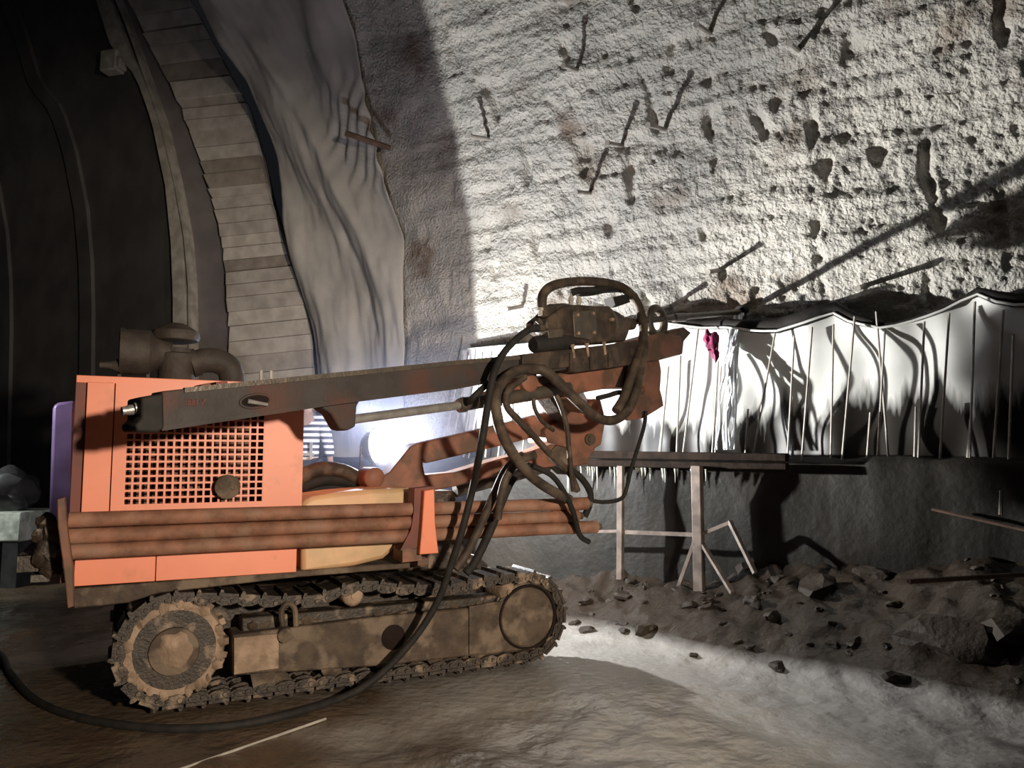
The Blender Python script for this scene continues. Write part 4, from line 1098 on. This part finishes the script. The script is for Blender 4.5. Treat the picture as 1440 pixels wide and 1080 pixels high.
# ------------------------------------------------------------------ drill pipes lying in the side rack (each its own thing)
prow = [(721, 703, 826), (743, 722, 824), (765, 741, 846)]
rows_z = [1.158, 1.068, 0.982]
pipes = []
for k, (z, xr, nm) in enumerate(zip(rows_z, (825, 812, 838), ('uppermost', 'middle', 'lowest'))):
    ue = UZ(xr, 740, -0.1)[0]; ub = UZ(96, 740, -0.1)[0] + 0.0
    m = MB().lathe(RU(ub, -0.10, z), U, [(0, 0.03), (0.0, 0.044), (ue - ub - 0.22, 0.044), (ue - ub - 0.21, 0.048), (ue - ub, 0.048), (ue - ub, 0.03)], 16)
    e = empty('drill_pipe', RU(ub, -0.10, z), label=f'{nm} of the three rusty drill pipes in the side rack', cat='pipe', group='drill pipes in the side rack')
    obj('tube', m, 'pipe', e)
    obj('thread_end', MB().lathe(RU(ue, -0.10, z), U, [(0, 0.03), (0.04, 0.026)], 12), 'mud', e)
for k, z in enumerate((1.115, 1.025)):
    pass
# ------------------------------------------------------------------ long black air hose from the drill head over the track to the ground
hp = [MP(756, 461, .10), MP(742, 465, .14), MP(724, 479, .18), MP(706, 500, .20), MP(693, 530, .24), MP(685, 575, .26), MP(676, 630, .27)]
hp += [RP(x, y, v) for x, y, v in [(664, 690, -0.38), (650, 745, -0.36), (634, 795, -0.30), (618, 840, -0.24), (592, 885, -0.18), (556, 928, -0.16), (520, 960, -0.16)]]
gp = [(478, 985), (420, 1003), (350, 1019), (270, 1027), (190, 1024), (110, 1010), (50, 985), (15, 950), (2, 925), (-30, 905)]
for x, y in gp:
    p = gr(x, y); p.z = fz(p.x, p.y) + 0.018; hp.append(p)
ah = MB().tube(hp, 0.024, 10, smooth=7)
obj('air_hose', ah, 'rubber', origin=gr(478, 985), label='long black air hose hanging from drill head across track and curling over the floor', cat='hose')

# ------------------------------------------------------------------ worker in a striped shirt behind the rig
pw_ = empty('person', (PERSON.x, PERSON.y, fz(PERSON.x, PERSON.y)), 0.0, label='person in striped shirt and pale helmet standing behind the rig, back turned', cat='person')


def skin(name, verts, edges, radii, mat, parent, roots=(0,), sub=1, **kw):
    me = bpy.data.meshes.new(name); me.from_pydata([tuple(v) for v in verts], edges, [])
    o = bpy.data.objects.new(name, me); COL.objects.link(o); o.parent = parent
    sm = o.modifiers.new('skin', 'SKIN'); sm.use_smooth_shade = True
    for i, r in enumerate(radii):
        sv = me.skin_vertices[0].data[i]; sv.radius = (r, r) if not isinstance(r, tuple) else r; sv.use_root = i in roots
    ss = o.modifiers.new('sub', 'SUBSURF'); ss.levels = sub; ss.render_levels = sub
    me.materials.append(MT[mat]); return props(o, **kw)


# skeleton, facing +y (towards the wall), x to the right; the right arm hangs, the left one is bent forward
J = [(0, 0, .95), (0, 0, 1.08), (0, -.01, 1.24), (0, 0, 1.40), (0, .01, 1.50), (0, .03, 1.60), (0, .03, 1.70),
     (.10, 0, .92), (.11, .02, .50), (.11, 0, .09), (.11, .14, .05), (-.10, 0, .92), (-.12, .03, .50), (-.13, 0, .09), (-.13, .14, .05),
     (.18, 0, 1.41), (.25, -.01, 1.14), (.27, .05, .90), (.275, .08, .82), (-.18, 0, 1.41), (-.25, .02, 1.14), (-.20, .22, 1.05), (-.18, .30, 1.04)]
E_ = [(0, 1), (1, 2), (2, 3), (3, 4), (4, 5), (5, 6), (0, 7), (7, 8), (8, 9), (9, 10), (0, 11), (11, 12), (12, 13), (13, 14), (3, 15), (15, 16), (16, 17), (17, 18), (3, 19), (19, 20), (20, 21), (21, 22)]
Rr = [.12, .12, .13, .11, .05, .085, .08, .085, .06, .042, .035, .085, .06, .042, .035, .055, .042, .03, .033, .055, .042, .03, .033]
jv = [Vector(p) for p in J]; ev = list(E_); rv = list(Rr); roots = [0]
for wi, base, d, side in ((18, Vector((.275, .08, .82)), Vector((0, .15, -1)).normalized(), Vector((0, 1, .15))), (22, Vector((-.18, .30, 1.04)), Vector((.1, 1, -.15)).normalized(), Vector((1, 0, 0)))):
    for k, (ln, of) in enumerate(((.070, -.030), (.082, -.010), (.078, .010), (.062, .028))):
        i0 = len(jv); p0 = base + side * of * 0.6
        jv += [p0, base + d * .05 + side * of, base + d * (.05 + ln * .55) + side * of + Vector((-.008, 0, 0)), base + d * (.05 + ln) + side * of + Vector((-.022, 0, 0))]
        rv += [.010, .010, .009, .007]; ev += [(i0, i0 + 1), (i0 + 1, i0 + 2), (i0 + 2, i0 + 3)]; roots.append(i0)
    i0 = len(jv); jv += [base + side * .01, base + side * .045 + d * .025, base + side * .06 + d * .06]; rv += [.012, .010, .008]; ev += [(i0, i0 + 1), (i0 + 1, i0 + 2)]; roots.append(i0)
# nose and ears
i0 = len(jv); jv += [Vector((0, .10, 1.63)), Vector((0, .135, 1.61))]; rv += [.014, .012]; ev += [(i0, i0 + 1)]; roots.append(i0)
for s in (-1, 1):
    i0 = len(jv); jv += [Vector((s * .075, .02, 1.63)), Vector((s * .095, .015, 1.635))]; rv += [.018, .02]; ev += [(i0, i0 + 1)]; roots.append(i0)
skin('body', jv, ev, rv, 'skin', pw_, tuple(roots), 2)
skin('shirt', [J[0], J[1], J[2], J[3], (0, .005, 1.45), J[15], J[16], (.262, .02, 1.02), J[19], J[20], (-.23, .10, 1.09)], [(0, 1), (1, 2), (2, 3), (3, 4), (3, 5), (5, 6), (6, 7), (3, 8), (8, 9), (9, 10)],
     [(.165, .13), (.16, .13), (.17, .135), (.14, .11), .07, .075, .060, .052, .075, .060, .052], 'stripes', pw_, (0,), 2, label='black and white striped shirt')
skin('trousers', [(0, 0, .98), J[7], J[8], (.11, 0, .14), J[11], J[12], (-.13, 0, .14)], [(0, 1), (1, 2), (2, 3), (0, 4), (4, 5), (5, 6)], [(.15, .12), .105, .08, .07, .105, .08, .07], 'trouser', pw_, (0,), 2)
for s, x in ((1, .11), (-1, -.13)):
    skin('boot', [(x, -.02, .20), (x, -.01, .06), (x, .12, .045), (x, .17, .04)], [(0, 1), (1, 2), (2, 3)], [.06, .058, .05, .04], 'rubber', pw_, (0,), 2)
pm = root_matrix(pw_)
W = lambda x, y, z: pm @ Vector((x, y, z))
obj('helmet', MB().lathe(W(0, .025, 1.665), Zv, [(0, 0.15), (0.006, 0.152), (0.012, 0.128), (0.06, 0.12), (0.10, 0.09), (0.125, 0.04), (0.13, 0.0)], 24), 'helmet', pw_)
obj('hair', MB().blob(W(0, .0, 1.63), (0.086, 0.085, 0.075), 3, 3, 0.03), 'hair', pw_)
ey = MB()
for s in (-1, 1): ey.blob(W(s * .033, .105, 1.655), (.011, .008, .008), 1, 1, 0)
obj('eye', ey, 'hair', pw_)
obj('mouth', MB().blob(W(0, .112, 1.565), (.024, .007, .006), 1, 1, 0), 'magenta', pw_)
vst = MB()
for (a_, b_) in (((-.10, -.145, 1.02), (-.10, -.15, 1.18)), ((.0, -.15, 1.0), (.0, -.152, 1.16)), ((.10, -.145, 1.02), (.10, -.15, 1.18)), ((-.12, -.142, 1.05), (.13, -.142, 1.05))):
    vst.bar(W(*a_), W(*b_), 0.03, 0.006, up=Vector((0, 1, 0)))
obj('reflective_band', vst, 'rebar', pw_, label='pale reflective tape on the back')

# ------------------------------------------------------------------ rocks on the mud bank
rock_me = []
for k in range(7):
    m = MB().blob((0, 0, 0), (1, random.uniform(.65, 1), random.uniform(.45, .75)), 100 + k, 2, 0.30)
    me = bpy.data.meshes.new('rock'); me.from_pydata([tuple(v) for v in m.v], [], m.f); me.materials.append(MT['rock'])
    me.polygons.foreach_set('use_smooth', [True] * len(me.polygons)); me.set_sharp_from_angle(angle=radians(24)); rock_me.append(me)
rk = random.Random(33); placed = []


def place_rock(p, s, label, group=None, mesh=None):
    o = bpy.data.objects.new('rock', mesh or rk.choice(rock_me)); COL.objects.link(o)
    o.location = (p.x, p.y, fz(p.x, p.y) + s * 0.02); o.scale = (s, s * rk.uniform(.7, 1.1), s * rk.uniform(.6, 1.0)); o.rotation_euler = (rk.uniform(-.3, .3), rk.uniform(-.3, .3), rk.uniform(0, 6.28))
    props(o, label, 'rock', group); placed.append((p.x, p.y, s)); return o


for (x, y, z, s, lb) in [(1335, 868, 0.45, 0.36, 'broad flat muddy rock slab, largest on the rubble bank'), (1430, 950, 0.12, 0.24, 'rounded brown rock at the foot of the rubble bank, cut by the frame edge'), (1230, 850, 0.35, 0.20, 'mid sized muddy rock beside the broad flat slab'), (1150, 880, 0.2, 0.17, 'dark wet rock low on the bank below the brace frame'), (1060, 845, 0.25, 0.13, 'small dark rock right of the braced prop foot')]:
    p = gr(x, y, z); place_rock(p, s, lb)
n_r = 0; tries = 0
while n_r < 85 and tries < 5000:
    tries += 1
    t = rk.uniform(-3.6, 1.6); rr_ = 0.5 + 1.25 * rk.random() ** 0.8 * (1 if t < 0 else 0.75); s = 0.03 + 0.10 * rk.random() ** 2.2
    p = W0 + AX * t - NW * rr_
    if any(math.hypot(p.x - a_, p.y - b_) < (s + c_) * 0.85 for a_, b_, c_ in placed): continue
    place_rock(p, s, 'muddy rock in the loose rubble along the wall foot', 'rubble rocks along the wall foot'); n_r += 1
ty = 0
obj('red_pole', MB().tube([gr(1278, 818, 0.78), gr(1470, 806, 0.78)], 0.016, 8), 'rust', origin=gr(1278, 818, 0.78), label='long thin rusty red pole lying on top of the rubble bank', cat='pole')

# ------------------------------------------------------------------ bits on the floor
a = gr(215, 1093); b = gr(458, 1010); a.z = fz(a.x, a.y) + 0.010; b.z = fz(b.x, b.y) + 0.010
obj('steel_rod', MB().tube([a, b], 0.008, 8), 'rebar', origin=a, label='thin pale rod lying on the wet floor in front of the track', cat='rod')
for k, (x, y, r3, mt_, lb, nm) in enumerate([(800, 806, (.14, .10, .10), 'plastic_scrap', 'crumpled grey plastic scrap lying behind the track front', 'plastic_scrap'), (838, 800, (.22, .14, .09), 'rock', 'long grey mud lump on the floor beyond the track front', 'mud_lump'), (835, 838, (.09, .07, .05), 'rock', 'small wet stone beside the track front', 'rock')]):
    p = gr(x, y, 0.12); c = Vector((p.x, p.y, fz(p.x, p.y) + r3[2] * 0.6))
    obj(nm, MB().blob(c, r3, 60 + k, 3, 0.3), mt_, origin=c, label=lb, cat='scrap' if k == 0 else 'lump' if k == 1 else 'rock')
hpz = [gr(x, y, 0.06) for x, y in [(785, 790), (810, 775), (840, 772), (866, 778), (880, 792), (868, 806), (845, 806)]]
for p in hpz: p.z = fz(p.x, p.y) + 0.04
obj('scrap_hose', MB().tube(hpz, 0.03, 10, smooth=5), 'hose', origin=hpz[0], label='grey muddy hose curled on the floor beyond the track front', cat='hose')

# ------------------------------------------------------------------ equipment far left behind the rig
ps = Vector((-6.33, 9.6, 0)); ze = fz(ps.x, ps.y)
bk = empty('mixing_block', (ps.x, ps.y, ze), label='pale mud-splashed block on dark skids at the far left behind the rig', cat='block')
obj('block_body', MB().box(ps + Zv * (ze + 0.74), (Vector((1, 0, 0)), Vector((0, 1, 0)), Zv), (0.62, 0.4, 0.17)), 'white_concrete', bk, bevel=0.02)
for dx in (-.5, .5): obj('skid', MB().box(ps + Vector((dx, 0, ze + 0.29)), (Vector((1, 0, 0)), Vector((0, 1, 0)), Zv), (0.09, 0.38, 0.28)), 'tarp', bk)
tp = MB().blob(ps + Vector((0.05, 0, ze + 1.12)), (.52, .36, .26), 77, 3, 0.22); tp.blob(ps + Vector((.25, -.1, ze + 1.22)), (.2, .2, .2), 78, 3, 0.2)
obj('tarp_bundle', tp, 'tarp', origin=ps + Zv * (ze + 0.92), label='shiny black tarp bundle lying on the pale block at far left', cat='tarp')
